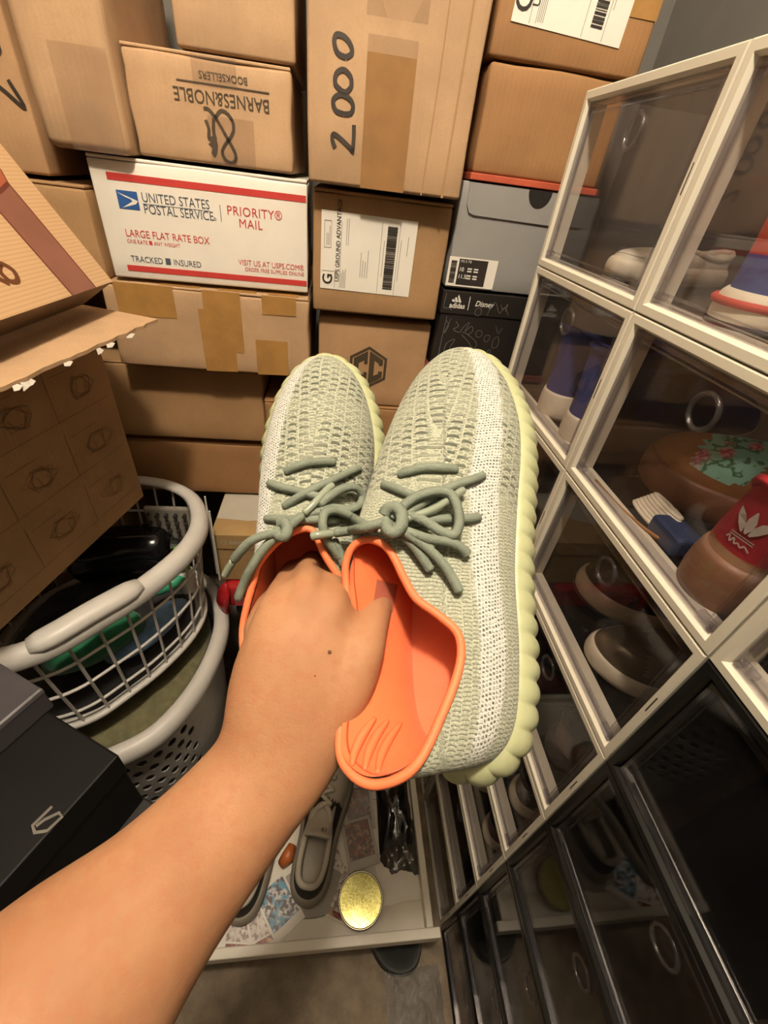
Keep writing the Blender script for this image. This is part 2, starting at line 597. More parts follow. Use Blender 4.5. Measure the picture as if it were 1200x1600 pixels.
def ship_label(t, x0, z0, w, h, y=-0.0014, tilt=0.0, small=False):
    """postage label turned a quarter: w across, h up the box face; the print reads upward"""
    lab = MB().prism([(0, 0, 0), (w, 0, 0), (w, 0, h), (0, 0, h)], (0, 1, 0), 0.0003).build('postage_label', PAPER, t)
    lab.location = (x0, y, z0)
    lab.rotation_euler = (0, tilt, 0)
    Q = math.pi / 2
    e = -0.0004
    text('G', 0.024 * h / 0.115, INK, lab, (w * 0.082, e, h * 0.135), Q, align='CENTER', bold=0.0004)
    text('USPS GROUND ADVANTAGE', 0.0098 * h / 0.115, INK, lab, (w * 0.183, e, h * 0.11), Q, sx=0.93, bold=0.0001)
    L = lambda a, b, c, d: [(a * w, b * h), (c * w, d * h)]
    tag(strokes('rules', [L(.63, .01, .63, .94), L(.82, .01, .82, .94), L(.155, .01, .155, .25), L(.02, .245, .155, .245), L(.21, .02, .21, .88),
                      L(.035, .55, .105, .55), L(.035, .55, .035, .88), L(.105, .55, .105, .88), L(.035, .88, .105, .88)], 0.0005, INK, lab, (0, e, 0), smooth_n=1), kind='stuff')
    rnd = random.Random(3)
    fine = []
    for k, x in enumerate((.225, .24, .255, .27)):
        fine.append(L(x, .03, x, rnd.uniform(.2, .35)))
    for x in (.265, .285):
        fine.append(L(x, .60, x, .93))
    for x in (.43, .455, .48, .505):
        fine.append(L(x, .2, x, rnd.uniform(.42, .6)))
    for x in (.06, .075, .09):
        fine.append(L(x, .58, x, rnd.uniform(.7, .82)))
    fine += [L(.665, .24, .665, .72), L(.845, .2, .845, .75), L(.92, .55, .92, .8)]
    tag(strokes('small_print', fine, 0.0009, INKG, lab, (0, e, 0), smooth_n=1), kind='stuff')
    mb = MB()
    z = 0.08
    while z < 0.90:
        b = rnd.choice((.004, .007, .011, .016))
        mb.prism([(w * .69, 0, z * h), (w * .795, 0, z * h), (w * .795, 0, (z + b) * h), (w * .69, 0, (z + b) * h)], (0, -1, 0), 0.0003)
        z += b + rnd.choice((.004, .006, .010))
    tag(mb.build('barcode', INK, lab), kind='stuff').location = (0, e, 0)
    return lab


t, w, h = carton('brown parcel with a white postage label, under the box marked 2000', 0.80, (-0.047, 0.222), (-0.242, -0.030), 0.29, KRAFT2)
ship_label(t, 0.012, 0.036, 0.150, 0.108, tilt=math.radians(0.6))

t, w, h = carton('brown box with a black hexagon emblem, behind the held sneakers', 0.82, (-0.034, 0.217), (-0.452, -0.253), 0.28, KRAFT, flaps=False)
HX, HZ, R = w * 0.46, h * 0.47, 0.041


def hexa(r, k=1.0):
    return [(HX + r * math.sin(math.radians(60 * i)) * k, HZ + r * math.cos(math.radians(60 * i))) for i in range(6)]


def ringpoly(name, outer, inner, m, t, y):
    mb = MB()
    n = len(outer)
    mb.add([(p[0], y, p[1]) for p in outer] + [(p[0], y, p[1]) for p in inner], [(i, (i + 1) % n, n + (i + 1) % n, n + i) for i in range(n)])
    return mb.build(name, m, t, fix=False)


ringpoly('emblem_hexagon', hexa(R), hexa(R * 0.86), BROWN_INK, t, -0.0012)
for sgn in (-1, 1):
    # the two blocky C shapes facing each other across the middle bar
    if sgn < 0:
        pts = [(-0.035, 0.46), (-0.66, 0.13), (-0.66, -0.42), (-0.035, -0.76)]
        C = [(-.04, .79), (-.68, .42), (-.68, -.42), (-.04, -.79), (-.04, -.20), (-.20, -.20), (-.20, -.34), (-.45, -.20), (-.45, .22), (-.20, .36), (-.20, .18), (-.04, .18)]
    else:
        C = [(.04, .79), (.68, .42), (.68, .16), (.50, .16), (.50, .26), (.28, .38), (.28, -.36), (.50, -.24), (.50, -.12), (.68, -.12), (.68, -.42), (.04, -.79)]
    MB().prism([(HX + a * R, -0.0012, HZ + b * R) for a, b in C], (0, -1, 0), 0.0004).build('emblem_letter', BROWN_INK, t)
carton('brown box below the one with the hexagon emblem', 0.815, (-0.164, 0.224), (-0.590, -0.456), 0.30, KRAFT4)
t, w, h = carton('large moving carton on the floor at the back', 0.86, (0.072, 0.26), (-1.365 / 0.86, -0.595 * 0.815 / 0.86), 0.34, KRAFT2)

# --- column C
t, w, h = carton('brown parcel with a postage label on the top of the far right stack', 0.80, (0.238, 0.502), (0.172, 0.46), 0.30, KRAFT4)
ship_label(t, 0.020, 0.033, 0.152, 0.15, tilt=math.radians(2.5))
patch('tape', TAPE, t, rect(0.15, w, 0.055, 0.115), y=-0.0012)
t, w, h = carton('plain orange brown shoe box with a red lid edge', 0.80, (0.245, 0.492), (0.022, 0.168), 0.32, KRAFT4, flaps=False)
slab('lid_edge', mat('red_orange_edge', 0xB5543A, 0.5), t, -0.002, w + 0.002, -0.004, 0.2, -0.0085, 0.0, 0.001)
GREYB = mat('grey_shoe_box', 0x8F8D8A, rough=0.5, var=0.04, bump=0.06)
t, w, h = carton('grey shoe box with a curved front tab and a size label', 0.80, (0.232, 0.462), (-0.172, 0.009), 0.32, GREYB, flaps=False, puff=0.001, bev=0.0015, name='shoe_box')
tab = [(0.010, h - 0.001), (0.011, h - 0.028), (0.016, h - 0.038), (0.024, h - 0.041), (w - 0.024, h - 0.043), (w - 0.012, h - 0.035), (w - 0.010, h - 0.001)]
patch('front_tab', GREYB, t, tab, y=-0.0035, th=0.0022)
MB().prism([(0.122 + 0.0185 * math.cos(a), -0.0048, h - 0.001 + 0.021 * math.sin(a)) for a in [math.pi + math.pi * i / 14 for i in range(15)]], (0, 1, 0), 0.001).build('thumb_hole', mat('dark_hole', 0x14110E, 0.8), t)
lab = MB().prism([(0, 0, 0), (0.083, 0, 0), (0.083, 0, 0.043), (0, 0, 0.043)], (0, 1, 0), 0.0003).build('size_label', PAPER, t)
lab.location = (-0.001, -0.0022, 0.003)
patch('label_panel', INK, lab, rect(0.017, 0.066, 0.003, 0.041), y=-0.0006)
WINK = mat('white_print', 0xDAD6CE, 0.5, 0.03)
text('10', 0.0085, WINK, lab, (0.0185, -0.0012, 0.0255), bold=0.0001)
text('11.5', 0.0085, WINK, lab, (0.0185, -0.0012, 0.0150), bold=0.0001)
text('PG 5 TB', 0.0052, WINK, lab, (0.0195, -0.0012, 0.0375))
tag(strokes('small_print', [[(0.033 + 0.011 * i, 0.0275 - 0.0105 * j - 0.0038 * k), (0.0405 + 0.011 * i, 0.0275 - 0.0105 * j - 0.0038 * k)] for i in range(2) for j in range(2) for k in range(2)], 0.0022, WINK, lab, (0, -0.0012, 0), smooth_n=1), kind='stuff')
mb = MB()
rnd = random.Random(5)
z = 0.005
while z < 0.037:
    b = rnd.choice((0.0006, 0.0011, 0.0016))
    mb.box(0.004, 0.0135, -0.0006, -0.0002, z, z + b)
    z += b + rnd.choice((0.0006, 0.001))
tag(mb.build('barcode', INK, lab), kind='stuff')

BLACKB = mat('black_printed_board', 0x211D1A, rough=0.45, var=0.15, bump=0.05)
CHALK = mat('grey_line_print', 0x6B665E, rough=0.6, var=0.2)
t, w, h = carton('black shoe box with white logos and grey line drawings', 0.80, (0.232, 0.462), (-0.345, -0.178), 0.32, BLACKB, flaps=False, puff=0.001, bev=0.0015, name='shoe_box')
slab('lid', BLACKB, t, -0.002, w + 0.002, -0.003, 0.3, h - 0.036, h + 0.0005, 0.001)
e = -0.0036
text('adidas', 0.0118, WINK, t, (0.0125, e, h - 0.0225), sx=0.95, bold=0.0003)
for k in range(3):
    a = 0.0165 + 0.0056 * k
    hh = 0.0042 + 0.0038 * k
    MB().prism([(a, e, h - 0.0165), (a + 0.0048, e, h - 0.0165), (a + 0.0048 - hh * .55, e, h - 0.0165 + hh), (a - 0.001 - hh * 0.15, e, h - 0.0165 + hh * .72)], (0, 1, 0), 0.0004).build('stripe_mark', WINK, t)
strokes('divider', [[(0.0465, h - 0.028), (0.0465, h - 0.006)]], 0.0012, WINK, t, (0, e, 0), smooth_n=1)
text('Disney', 0.0125, WINK, t, (0.0575, e, h - 0.0165), sx=0.95, shear=0.25, bold=0.0002)
rnd = random.Random(12)
dood = []


def loop(cx, cz, a, b, k=10, j=0.15, turns=1.0):
    return [(cx + a * math.cos(6.283 * turns * i / k) * (1 + rnd.uniform(-j, j)), cz + b * math.sin(6.283 * turns * i / k) * (1 + rnd.uniform(-j, j))) for i in range(k + 1)]


zz = h - 0.036
dood += [loop(0.077, zz - 0.030, .006, .006, 8, .05), loop(0.094, zz - 0.036, .006, .006, 7, .2), loop(0.112, zz - 0.043, .006, .010), loop(0.104, zz - 0.060, .003, .0035),
         [(0.045, zz - .034), (.060, zz - .045), (.070, zz - .055), (.077, zz - .052), (.074, zz - .044), (.055, zz - .032), (.045, zz - .030)],
         [(.03, zz - .012), (.036, zz - .02), (.028, zz - .026), (.040, zz - .030), (.046, zz - .020), (.055, zz - .012), (.050, zz - .028), (.060, zz - .018), (.064, zz - .026), (.056, zz - .034)],
         [(.012, zz - .012), (.018, zz - .02), (.012, zz - .034), (.02, zz - .008)], [(.018, zz - .072), (.020, zz - .052), (.034, zz - .043), (.028, zz - .060), (.040, zz - .062), (.038, zz - .072)],
         [(.012, zz - .005), (.010, zz - .04), (.009, zz - .075)], [(.105, zz - .014), (.113, zz - .026), (.118, zz - .016)], loop(.108, zz - .078, .007, .009)]
tag(strokes('line_drawing', dood, 0.0010, CHALK, t, (0, -0.0022, 0)), kind='stuff')
tag(strokes('line_drawing', [[(.083, h - .034), (.089, h - .014), (.095, h - .013), (.105, h - .028), (.112, h - .018), (.122, h - .030)], loop(.066, h - .029, .006, .006), [(.104, h - .014), (.110, h - .022), (.116, h - .012), (.115, h - .024)],
                         [(.004, h - .004), (.003, h - .026), (.013, h - .027), (.018, h - .031)]], 0.0010, CHALK, t, (0, e, 0)), kind='stuff')

t, w, h = carton('brown shoe box with a dark finger hole, under the black shoe box', 0.80, (0.225, 0.462), (-0.50, -0.348), 0.32, KRAFT, flaps=False, name='shoe_box')
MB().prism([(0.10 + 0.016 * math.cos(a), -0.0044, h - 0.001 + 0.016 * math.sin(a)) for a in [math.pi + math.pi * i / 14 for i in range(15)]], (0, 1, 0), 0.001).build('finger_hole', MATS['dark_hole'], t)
slab('lid_edge', mat('dull_red_edge', 0x8E4A40, 0.5), t, -0.003, w, -0.004, 0.2, h - 0.012, h, 0.001)
carton('big brown box hidden low at the back behind the shoe crates', 0.82, (0.33, 0.60), (-1.365 / 0.82, -0.505 * 0.8 / 0.82), 0.34, KRAFT2)

# --- far left
t, w, h = carton('tall brown corner box with a rounded lower edge, left of the bookseller box', 0.775, (-0.495, -0.360), (-0.020, 0.42), 0.27, KRAFT3, rot=0, bev=0.010, puff=0.001)
patch('tape', TAPEC, t, rect(0.035, 0.10, 0.0, 0.10), y=-0.0014)
t, w, h = carton('brown box with marker numbers at the far left of the back row', 0.80, (-0.80, -0.502), (-0.062, 0.40), 0.34, KRAFT, rot=0)
strokes('marker_writing', [[(0.222, 0.095), (0.232, 0.070), (0.212, 0.085), (0.195, 0.095), (0.200, 0.070)], [(0.205, .115), (.222, .120), (.220, .135), (.205, .138), (.195, .126), (.205, .115)]], 0.0045, MARKER, t, (0, -0.0014, 0))
t, w, h = carton('brown box in shadow wedged between the patterned box and the postal box', 0.79, (-0.78, -0.452), (-0.222, -0.070), 0.30, KRAFT2, rot=0)
t, w, h = carton('large carton on the floor in the rear corner', 0.84, (-1.20, -0.60), (-1.365 / 0.84, -0.235 * 0.79 / 0.84), 0.33, KRAFT2)

# ------------------------------------------------------------------ shoe boxes low at the back
ASICS = cardboard('tan_shoe_box_board', 0xA98A5C)
SILVER = mat('pale_grey_print', 0xB9B2A2, 0.55, 0.04)
t = thing('shoe_box', 'tan shoe box with a pale sweep on its lid, at the foot of the stack', 'box', (-0.247, 0.705, H - 0.775))
slab('body', ASICS, t, 0.003, 0.30, 0.003, 0.33, 0.0, 0.12, 0.002)
lid = slab('lid', ASICS, t, 0.0, 0.303, 0.0, 0.335, 0.100, 0.1425, 0.002)
MB().add([(0.002, 0.055, 0.1428), (0.07, 0.048, 0.1428), (0.14, 0.058, 0.1428), (0.22, 0.085, 0.1428), (0.30, 0.13, 0.1428), (0.30, 0.33, 0.1428), (0.002, 0.33, 0.1428)], [(0, 1, 2, 3, 4, 5, 6)]).build('lid_print', SILVER, lid, fix=False)
text('asics', 0.018, SILVER, lid, (0.036, -0.0006, 0.122), bold=0.0002)
strokes('emblem', [[(0.018, 0.118), (0.024, 0.128), (0.030, 0.122), (0.024, 0.115), (0.017, 0.126)]], 0.0012, SILVER, lid, (0, -0.0006, 0))
t = thing('storage_bin', 'dark storage bin low behind the laundry baskets', 'bin', (-0.212, 0.705, 0))
slab('body', mat('dark_bin_plastic', 0x2B2A30, 0.4, 0.1), t, 0.0, 0.25, 0.0, 0.36, 0.0, 0.475, 0.01)
slab('lid', mat('dark_bin_lid', 0x1D1C20, 0.4, 0.1), t, -0.006, 0.256, -0.006, 0.366, 0.475, 0.51, 0.006)
REDP = mat('red_plastic_wrap', 0xA11F22, 0.22, 0.25, 40, bump=0.6, bscale=40, bdist=0.003)
t = thing('red_package', 'red plastic wrapped package under the tan shoe box', 'package', (-0.235, 0.69, 0.512))
slab('body', REDP, t, 0.0, 0.25, 0.0, 0.30, 0.0, 0.074, 0.012, 3)
slab('front_label', mat('red_pink_label', 0xB84B4C, 0.3), t, 0.02, 0.11, -0.0015, 0.0, 0.008, 0.036, 0.0004)
t = thing('red_pouch', 'small crumpled red pouch lying against the tan shoe box', 'pouch', (-0.236, 0.675, 0.515))
MB().tube([(0, 0, 0), (-0.004, 0.006, 0.03), (0.002, 0.01, 0.06), (0.008, 0.013, 0.085)], [0.012, 0.020, 0.018, 0.005], 9, flat=0.6).build('pouch_body', REDP, t, smooth=True)
o = MB().box(0, 0.075, 0, 0.07, 0, 0.50).build('folded_fleece', mat('grey_fleece', 0x77736C, 0.95, 0.3, 90, bump=1.0, bscale=500, bdist=0.004, sheen=0.4), bevel=0.03, seg=4, smooth=True)
o.location = (-0.20, 0.610, 0.0)
tag(o, 'rolled grey fleece standing between the hamper and the hand', 'fleece')
# ------------------------------------------------------------------ stacked shoe crates along the right
WPL = mat('ivory_plastic', 0xD0C9B7, rough=0.32, var=0.03, nscale=8, bump=0.03, sss=0.0)
BPL = mat('black_plastic', 0x0C0B0A, rough=0.25, var=0.08)
CLR = clear('clear_door_plastic', (0.95, 0.94, 0.945), 0.025, 1.5, 0.004)
SHELL = clear('clear_shell_plastic', (0.83, 0.81, 0.81), 0.08, 1.45, 0.006)
SHELLB = clear('smoky_shell_plastic', (0.42, 0.40, 0.40), 0.10, 1.45, 0.003)
EDGE = clear('clear_edge_plastic', (0.88, 0.87, 0.89), 0.05, 1.75, 0.012)
CW, CH, CD = 0.2625, 0.18375, 0.335
X0 = 0.290


def frame_ring(x0, x1, t, w=CW, h=CH):
    """square ring, front face chamfered inwards"""
    mb = MB()
    o = [(0.0006, 0.0006), (w - 0.0006, 0.0006), (w - 0.0006, h - 0.0006), (0.0006, h - 0.0006)]
    i1 = [(t * .75, t * .75), (w - t * .75, t * .75), (w - t * .75, h - t * .75), (t * .75, h - t * .75)]
    i2 = [(t, t), (w - t, t), (w - t, h - t), (t, h - t)]
    c = 0.0012
    oc = [(a + c * (1 if a < w / 2 else -1), b + c * (1 if b < h / 2 else -1)) for a, b in o]
    loops = [[(x1, a, b) for a, b in o], [(x0 + c, a, b) for a, b in o], [(x0, a, b) for a, b in oc], [(x0, a, b) for a, b in i1], [(x0 + 0.004, a, b) for a, b in i2], [(x1, a, b) for a, b in i2]]
    vs = [p for l in loops for p in l]
    fs = []
    for k in range(len(loops)):
        n = (k + 1) % len(loops)
        for j in range(4):
            fs.append((4 * k + j, 4 * k + (j + 1) % 4, 4 * n + (j + 1) % 4, 4 * n + j))
    mb.add(vs, fs)
    return mb


def crate_meshes(black):
    pl, sh = (BPL, SHELLB) if black else (WPL, SHELL)
    out = {}
    out['front_frame'] = (frame_ring(0.0, 0.026, 0.0112).mesh('front_frame'), pl)
    out['rear_frame'] = (frame_ring(CD - 0.02, CD, 0.010).mesh('rear_frame'), pl)
    g = 0.0035
    mb = MB()
    for b in ((0.026, CD - .02, g, g + .0015, g, CH - g), (0.026, CD - .02, CW - g - .0015, CW - g, g, CH - g), (0.026, CD - .02, g, CW - g, g, g + .0015), (0.026, CD - .02, g, CW - g, CH - g - .0015, CH - g)):
        mb.box(*b)
    out['shell'] = (mb.mesh('shell'), sh)
    out['back_panel'] = (MB().box(CD - .008, CD - .006, .009, CW - .009, .009, CH - .009).mesh('back_panel'), pl if black else WPL)
    a = 0.0126
    mb = MB().box(0.0065, 0.0083, a, CW - a, a, CH - a)
    out['door'] = (mb.mesh('door'), CLR)
    # raised bead round the door and the moulded edge
    b = 0.021
    loop_pts = [(0.0062, b, b), (0.0062, CW - b, b), (0.0062, CW - b, CH - b), (0.0062, b, CH - b)]
    mb = MB()
    mb.tube(loop_pts, 0.0013, 6, closed=True)
    out['door_bead'] = (mb.mesh('door_bead'), EDGE)
    mb = MB()
    for y in (a + 0.0005, CW - a - 0.0045):
        mb.box(0.003, 0.0095, y, y + 0.004, a, CH - a)
    mb2 = MB().box(0.003, 0.0095, a, CW - a, a + .0005, a + .004)
    out['door_edge_0'] = (MB().box(0.003, 0.0095, a + .0005, a + .0042, a, CH - a).mesh('door_edge'), EDGE)
    out['door_edge_1'] = (MB().box(0.003, 0.0095, CW - a - .0042, CW - a - .0005, a, CH - a).mesh('door_edge'), EDGE)
    out['door_edge_2'] = (MB().box(0.003, 0.0095, a, CW - a, a + .0005, a + .0042).mesh('door_edge'), EDGE)
    out['door_edge_3'] = (MB().box(0.003, 0.0095, a, CW - a, CH - a - .0042, CH - a - .0005).mesh('door_edge'), EDGE)
    R = 0.0145
    mb = MB().tube([(0.0058, CW * 0.5 + R * math.cos(6.2832 * i / 28), CH - 0.043 + R * math.sin(6.2832 * i / 28)) for i in range(28)], 0.0022, 8, closed=True)
    me = mb.mesh('ring_handle')
    me.polygons.foreach_set('use_smooth', [True] * len(me.polygons))
    out['ring_handle'] = (me, EDGE)
    out['hinge_peg_0'] = (MB().tube([(0.005, a + .002, a + .006), (0.005, a + .016, a + .006)], 0.0035, 8).mesh('hinge_peg'), EDGE)
    out['hinge_peg_1'] = (MB().tube([(0.005, CW - a - .016, a + .006), (0.005, CW - a - .002, a + .006)], 0.0035, 8).mesh('hinge_peg'), EDGE)
    out['latch_slot'] = (MB().box(-0.0003, 0.0006, 0.0040, 0.0052, CH * .5, CH * .5 + 0.022).mesh('latch_slot'), mat('slot_shadow_gap', 0x3A352C if not black else 0x050505, 0.7))
    return out


CRM = {False: crate_meshes(False), True: crate_meshes(True)}


def crate(label, y0, z0, black=False):
    t = thing('shoe_crate', label, 'shoe crate', (X0, y0, z0), 0, 'stacked clear-door shoe crates')
    door = None
    for k, (me, m) in CRM[black].items():
        nm = k.rstrip('_0123')
        par = door if nm in ('door_bead', 'door_edge', 'ring_handle', 'hinge_peg') else t
        o = put(nm, me, m, par)
        if nm == 'door':
            door = o
    return t


ORD = ('top', 'second', 'third', 'fourth', 'fifth', 'sixth', 'seventh', 'bottom')
YC = {1: 0.4285, 2: 0.1655, 3: -0.0975}
CN = {1: 'column by the back wall', 2: 'middle column', 3: 'column nearest the arm'}
ztop = 8 * CH


def row_z(r):
    return (7 - r) * CH


for c in (1, 2, 3):
    for r in range(8):
        if c == 3 and r == 0:
            continue
        black = (c == 3 and r >= 2)
        w_ = 'black' if black else 'ivory'
        extra = {(1, 0): ' with a pale shoe', (1, 1): ' with blue shoes', (2, 0): ' with a red shoe', (2, 1): ' with tan shoes', (2, 2): ' with patent shoes'}.get((c, r), '')
        crate(f'{w_}-framed clear shoe crate{extra}, {ORD[r]} of the {CN[c]}', YC[c], row_z(r), black)
# ------------------------------------------------------------------ sneakers
OUTL = [(0, 0), (.02, .062), (.08, .104), (.2, .120), (.35, .120), (.5, .138), (.65, .166), (.76, .172), (.87, .150), (.95, .100), (.99, .045), (1, 0)]
COLL = [(-.025, 0, .335), (-.012, .040, .328), (.06, .078, .290), (.18, .100, .255), (.30, .097, .270), (.385, .082, .300), (.44, .062, .322), (.472, .044, .330), (.492, .028, .333), (.503, .014, .334), (.508, .005, .335), (.51, 0, .335)]


def loops(outl, coll, n, skew=0.0):
    """closed loop heel -> side(+y) -> toe -> side(-y): rows of (ox, oy, cx, cy, cz)"""
    if len(coll) > len(outl):          # full asymmetric collar, same order as the loop
        o2 = list(outl) + [(a, -b * (1 - skew)) for a, b in outl[1:-1]][::-1]
        return np.array(crom([o + c for o, c in zip(o2, coll)], n, closed=True))
    A = [o + c for o, c in zip(outl, coll)]
    B = [(o[0], -o[1] * (1 - skew), c[0], -c[1], c[2]) for o, c in zip(outl, coll)][1:-1][::-1]
    return np.array(crom(A + B, n, closed=True))


class Shoe:
    """upper = band between the sole outline and the collar loop, lengths in units of the shoe length L"""
    def __init__(s, L, sole_h=0.10, n=9, M=24, outl=OUTL, coll=COLL, top=1.0, spring=0.03, bulge=0.0, skew=0.06, toe_h=0.13):
        s.L, s.sh, s.M, s.spring, s.skew = L, sole_h, M, spring, skew
        s.outl = outl
        s.coll = coll if len(coll) > len(outl) else [(c[0], c[1], sole_h + (c[2] - 0.10) * top) for c in coll]
        s.R = loops(outl, s.coll, n, skew)
        s.N = len(s.R)
        s.toe_h = toe_h
        s.bulge = bulge
        s.G = s.grid(s.R, M)

    def lift(s, x):
        return s.spring * max(0.0, (x - .72) / .28) ** 2

    def grid(s, R, M):
        g = np.zeros((M + 1, len(R), 3))
        for i, (ox, oy, cx, cy, cz) in enumerate(R):
            P0 = np.array([ox, oy, s.sh + s.lift(ox)])
            P1 = np.array([cx, cy, cz])
            hd = math.hypot(ox - cx, oy - cy)
            dz = P1[2] - P0[2]
            out = np.array([ox - cx, oy - cy, 0]) / (hd + 1e-6)
            front = min(1.0, max(0.0, (ox - .45) / .4))
            C1 = P0 + np.array([0, 0, s.toe_h * (0.55 + 0.45 * front)]) + out * (0.012 + s.bulge)
            C2 = P1 + (P0 - P1) * np.array([1, 1, 0]) * (0.42 - 0.10 * front) + np.array([0, 0, -dz * (0.12 + 0.30 * math.exp(-hd / .10))])
            for m in range(M + 1):
                t = m / M
                g[m, i] = (1 - t) ** 3 * P0 + 3 * (1 - t) ** 2 * t * C1 + 3 * (1 - t) * t * t * C2 + t ** 3 * P1
        return g * s.L

    def faces(s, rows, off=0):
        fs = []
        for m in rows:
            for i in range(s.N):
                j = (i + 1) % s.N
                fs.append((m * s.N + i, m * s.N + j, (m + 1) * s.N + j, (m + 1) * s.N + i))
        return fs

    def ridge(s, x):
        return np.interp(x, [0, .51, .65, .8, .92, 1.0], [.335, .335, .305, .262, .20, .11])

    def halfw(s, x):
        return np.interp(x, [p[0] for p in s.outl], [p[1] for p in s.outl])

    def mesh_of(s, name, zone=None, want=None, inner=None):
        vs = s.G.reshape(-1, 3)
        fs = s.faces(range(s.M))
        if zone is not None:
            keep = []
            for f in fs:
                c = vs[list(f)].mean(0) / s.L
                if zone(c[0], c[1], c[2]) == want:
                    keep.append(f)
            used = sorted({i for f in keep for i in f})
            mp = {k: n for n, k in enumerate(used)}
            vs = vs[used]
            fs = [tuple(mp[i] for i in f) for f in keep]
        me = bpy.data.meshes.new(name)
        me.from_pydata([tuple(v) for v in vs], [], fs)
        me.update()
        me.polygons.foreach_set('use_smooth', [True] * len(me.polygons))
        return me

    def attributes(s, me, lateral):
        """knit coordinates and the reflective side stripe; lateral: sign of y on the outer side"""
        n = len(me.vertices)
        co = np.zeros(n * 3)
        me.vertices.foreach_get('co', co)
        co = co.reshape(-1, 3) / s.L
        x, y, z = co.T
        zt = s.ridge(x)
        hw = np.maximum(s.halfw(np.clip(x, 0, 1)), 0.02)
        dist = np.sqrt(y * y + np.maximum(zt - z, 0) ** 2)
        full = np.sqrt(hw * hw + (zt - s.sh) ** 2)
        q = dist / full
        V = np.sign(y) * dist * s.L
        sm = lambda a, b, v: np.clip((v - a) / (b - a), 0, 1)
        sm2 = lambda a, b, v: (lambda t: t * t * (3 - 2 * t))(sm(a, b, v))
        lo = np.interp(x, [0, .2, .5, .75, 1], [.52, .50, .40, .38, .30])
        hi = np.interp(x, [0, .2, .5, .75, 1], [.70, .74, .66, .66, .75])
        st = sm2(0, .02, q - lo) * sm2(0, .02, hi - q) * (np.sign(y) == lateral) * sm2(-.02, .06, x)
        da = sm2(.44, .56, x) * (1 - 0.0 * st)
        uv = me.uv_layers.new(name='knit')
        li = np.zeros(len(me.loops), int)
        me.loops.foreach_get('vertex_index', li)
        UV = np.stack([x * s.L, V], 1)[li]
        uv.data.foreach_set('uv', UV.reshape(-1).astype(np.float32))
        for nm, arr in (('stripe', st), ('dash', da)):
            a = me.attributes.new(nm, 'FLOAT', 'POINT')
            a.data.foreach_set('value', arr.astype(np.float32))

    def lining_mesh(s, th=0.0032):
        vs = s.G
        gm = np.zeros_like(vs)
        du = np.roll(vs, -1, 1) - np.roll(vs, 1, 1)
        dv = np.gradient(vs, axis=0)
        nn = np.cross(du, dv)
        nn /= (np.linalg.norm(nn, axis=2, keepdims=True) + 1e-12)
        gm = vs + nn * th
        gm[:, :, 2] = np.maximum(gm[:, :, 2], s.sh * s.L * 0.98)
        me = bpy.data.meshes.new('lining')
        fs = s.faces(range(s.M))
        me.from_pydata([tuple(v) for v in gm.reshape(-1, 3)], [], fs)
        me.update()
        me.polygons.foreach_set('use_smooth', [True] * len(me.polygons))
        s.inner = gm
        return me

    def sole_mesh(s, ribs=0.0, period=0.0135, n=9, out=0.006, lip=0.004, z0=0.0, z1=None, prof=None):
        R = loops(s.outl, s.coll, n, s.skew)
        N = len(R)
        P = R[:, :2] * s.L
        d = np.roll(P, -1, 0) - np.roll(P, 1, 0)
        nrm = np.stack([d[:, 1], -d[:, 0]], 1)
        nrm /= np.linalg.norm(nrm, axis=1, keepdims=True) + 1e-12
        if (nrm[N // 4] * (P[N // 4] - P.mean(0))).sum() < 0:
            nrm = -nrm
        seg = np.linalg.norm(np.roll(P, -1, 0) - P, axis=1)
        arc = np.concatenate([[0], np.cumsum(seg)[:-1]])
        tot = seg.sum()
        k = max(1, round(tot / period))
        rib = np.abs(np.sin(math.pi * k * arc / tot)) ** 0.6
        h1 = s.sh * s.L + lip
        prof = prof or [(-0.9, 0.0, 0), (0.1, 0.02, .3), (0.75, 0.14, 1), (1.0, 0.40, 1), (0.95, 0.70, 1), (0.6, 0.90, .5), (0.15, 1.0, 0), (-0.5, 1.0, 0)]
        vs, fs = [], []
        for o, zf, rf in prof:
            off = out * o + ribs * rf * (rib - 0.5)
            for i in range(N):
                x = R[i, 0]
                z = z0 + (h1 - z0) * zf + s.lift(x) * s.L * (0.9 if zf > .5 else 1.0)
                vs.append((P[i, 0] + nrm[i, 0] * off[i] if hasattr(off, '__len__') else P[i, 0] + nrm[i, 0] * off, P[i, 1] + nrm[i, 1] * (off[i] if hasattr(off, '__len__') else off), z))
        K = len(prof)
        for m in range(K - 1):
            for i in range(N):
                j = (i + 1) % N
                fs.append((m * N + i, m * N + j, (m + 1) * N + j, (m + 1) * N + i))
        # bottom: strips between the two sides
        for i in range(1, N // 2):
            a, b = i, i + 1
            c, dd = (N - i - 1) % N, (N - i) % N
            if len({a, b, c, dd}) >= 3:
                fs.append(tuple(dict.fromkeys((a, b, c, dd)))[::-1])
        me = bpy.data.meshes.new('midsole')
        me.from_pydata(vs, [], fs)
        me.update()
        me.polygons.foreach_set('use_smooth', [True] * len(me.polygons))
        return me

    def insole_mesh(s, k=0.985, dz=0.0072):
        N = s.N
        vs = [(r[0] * s.L * .97 + .015 * s.L, r[1] * s.L * k, s.sh * s.L + dz + s.lift(r[0]) * s.L) for r in s.R]
        fs = []
        for i in range(0, N // 2):
            a, b = i, i + 1
            c, dd = (N - i - 1) % N, (N - i) % N
            f = tuple(dict.fromkeys((a, b, c, dd)))
            if len(f) >= 3:
                fs.append(f)
        me = bpy.data.meshes.new('insole')
        me.from_pydata(vs, [], fs)
        me.update()
        return me

    def collar_pts(s, step=1, off=0.0):
        return [Vector(p) for p in s.G[s.M][::step]]


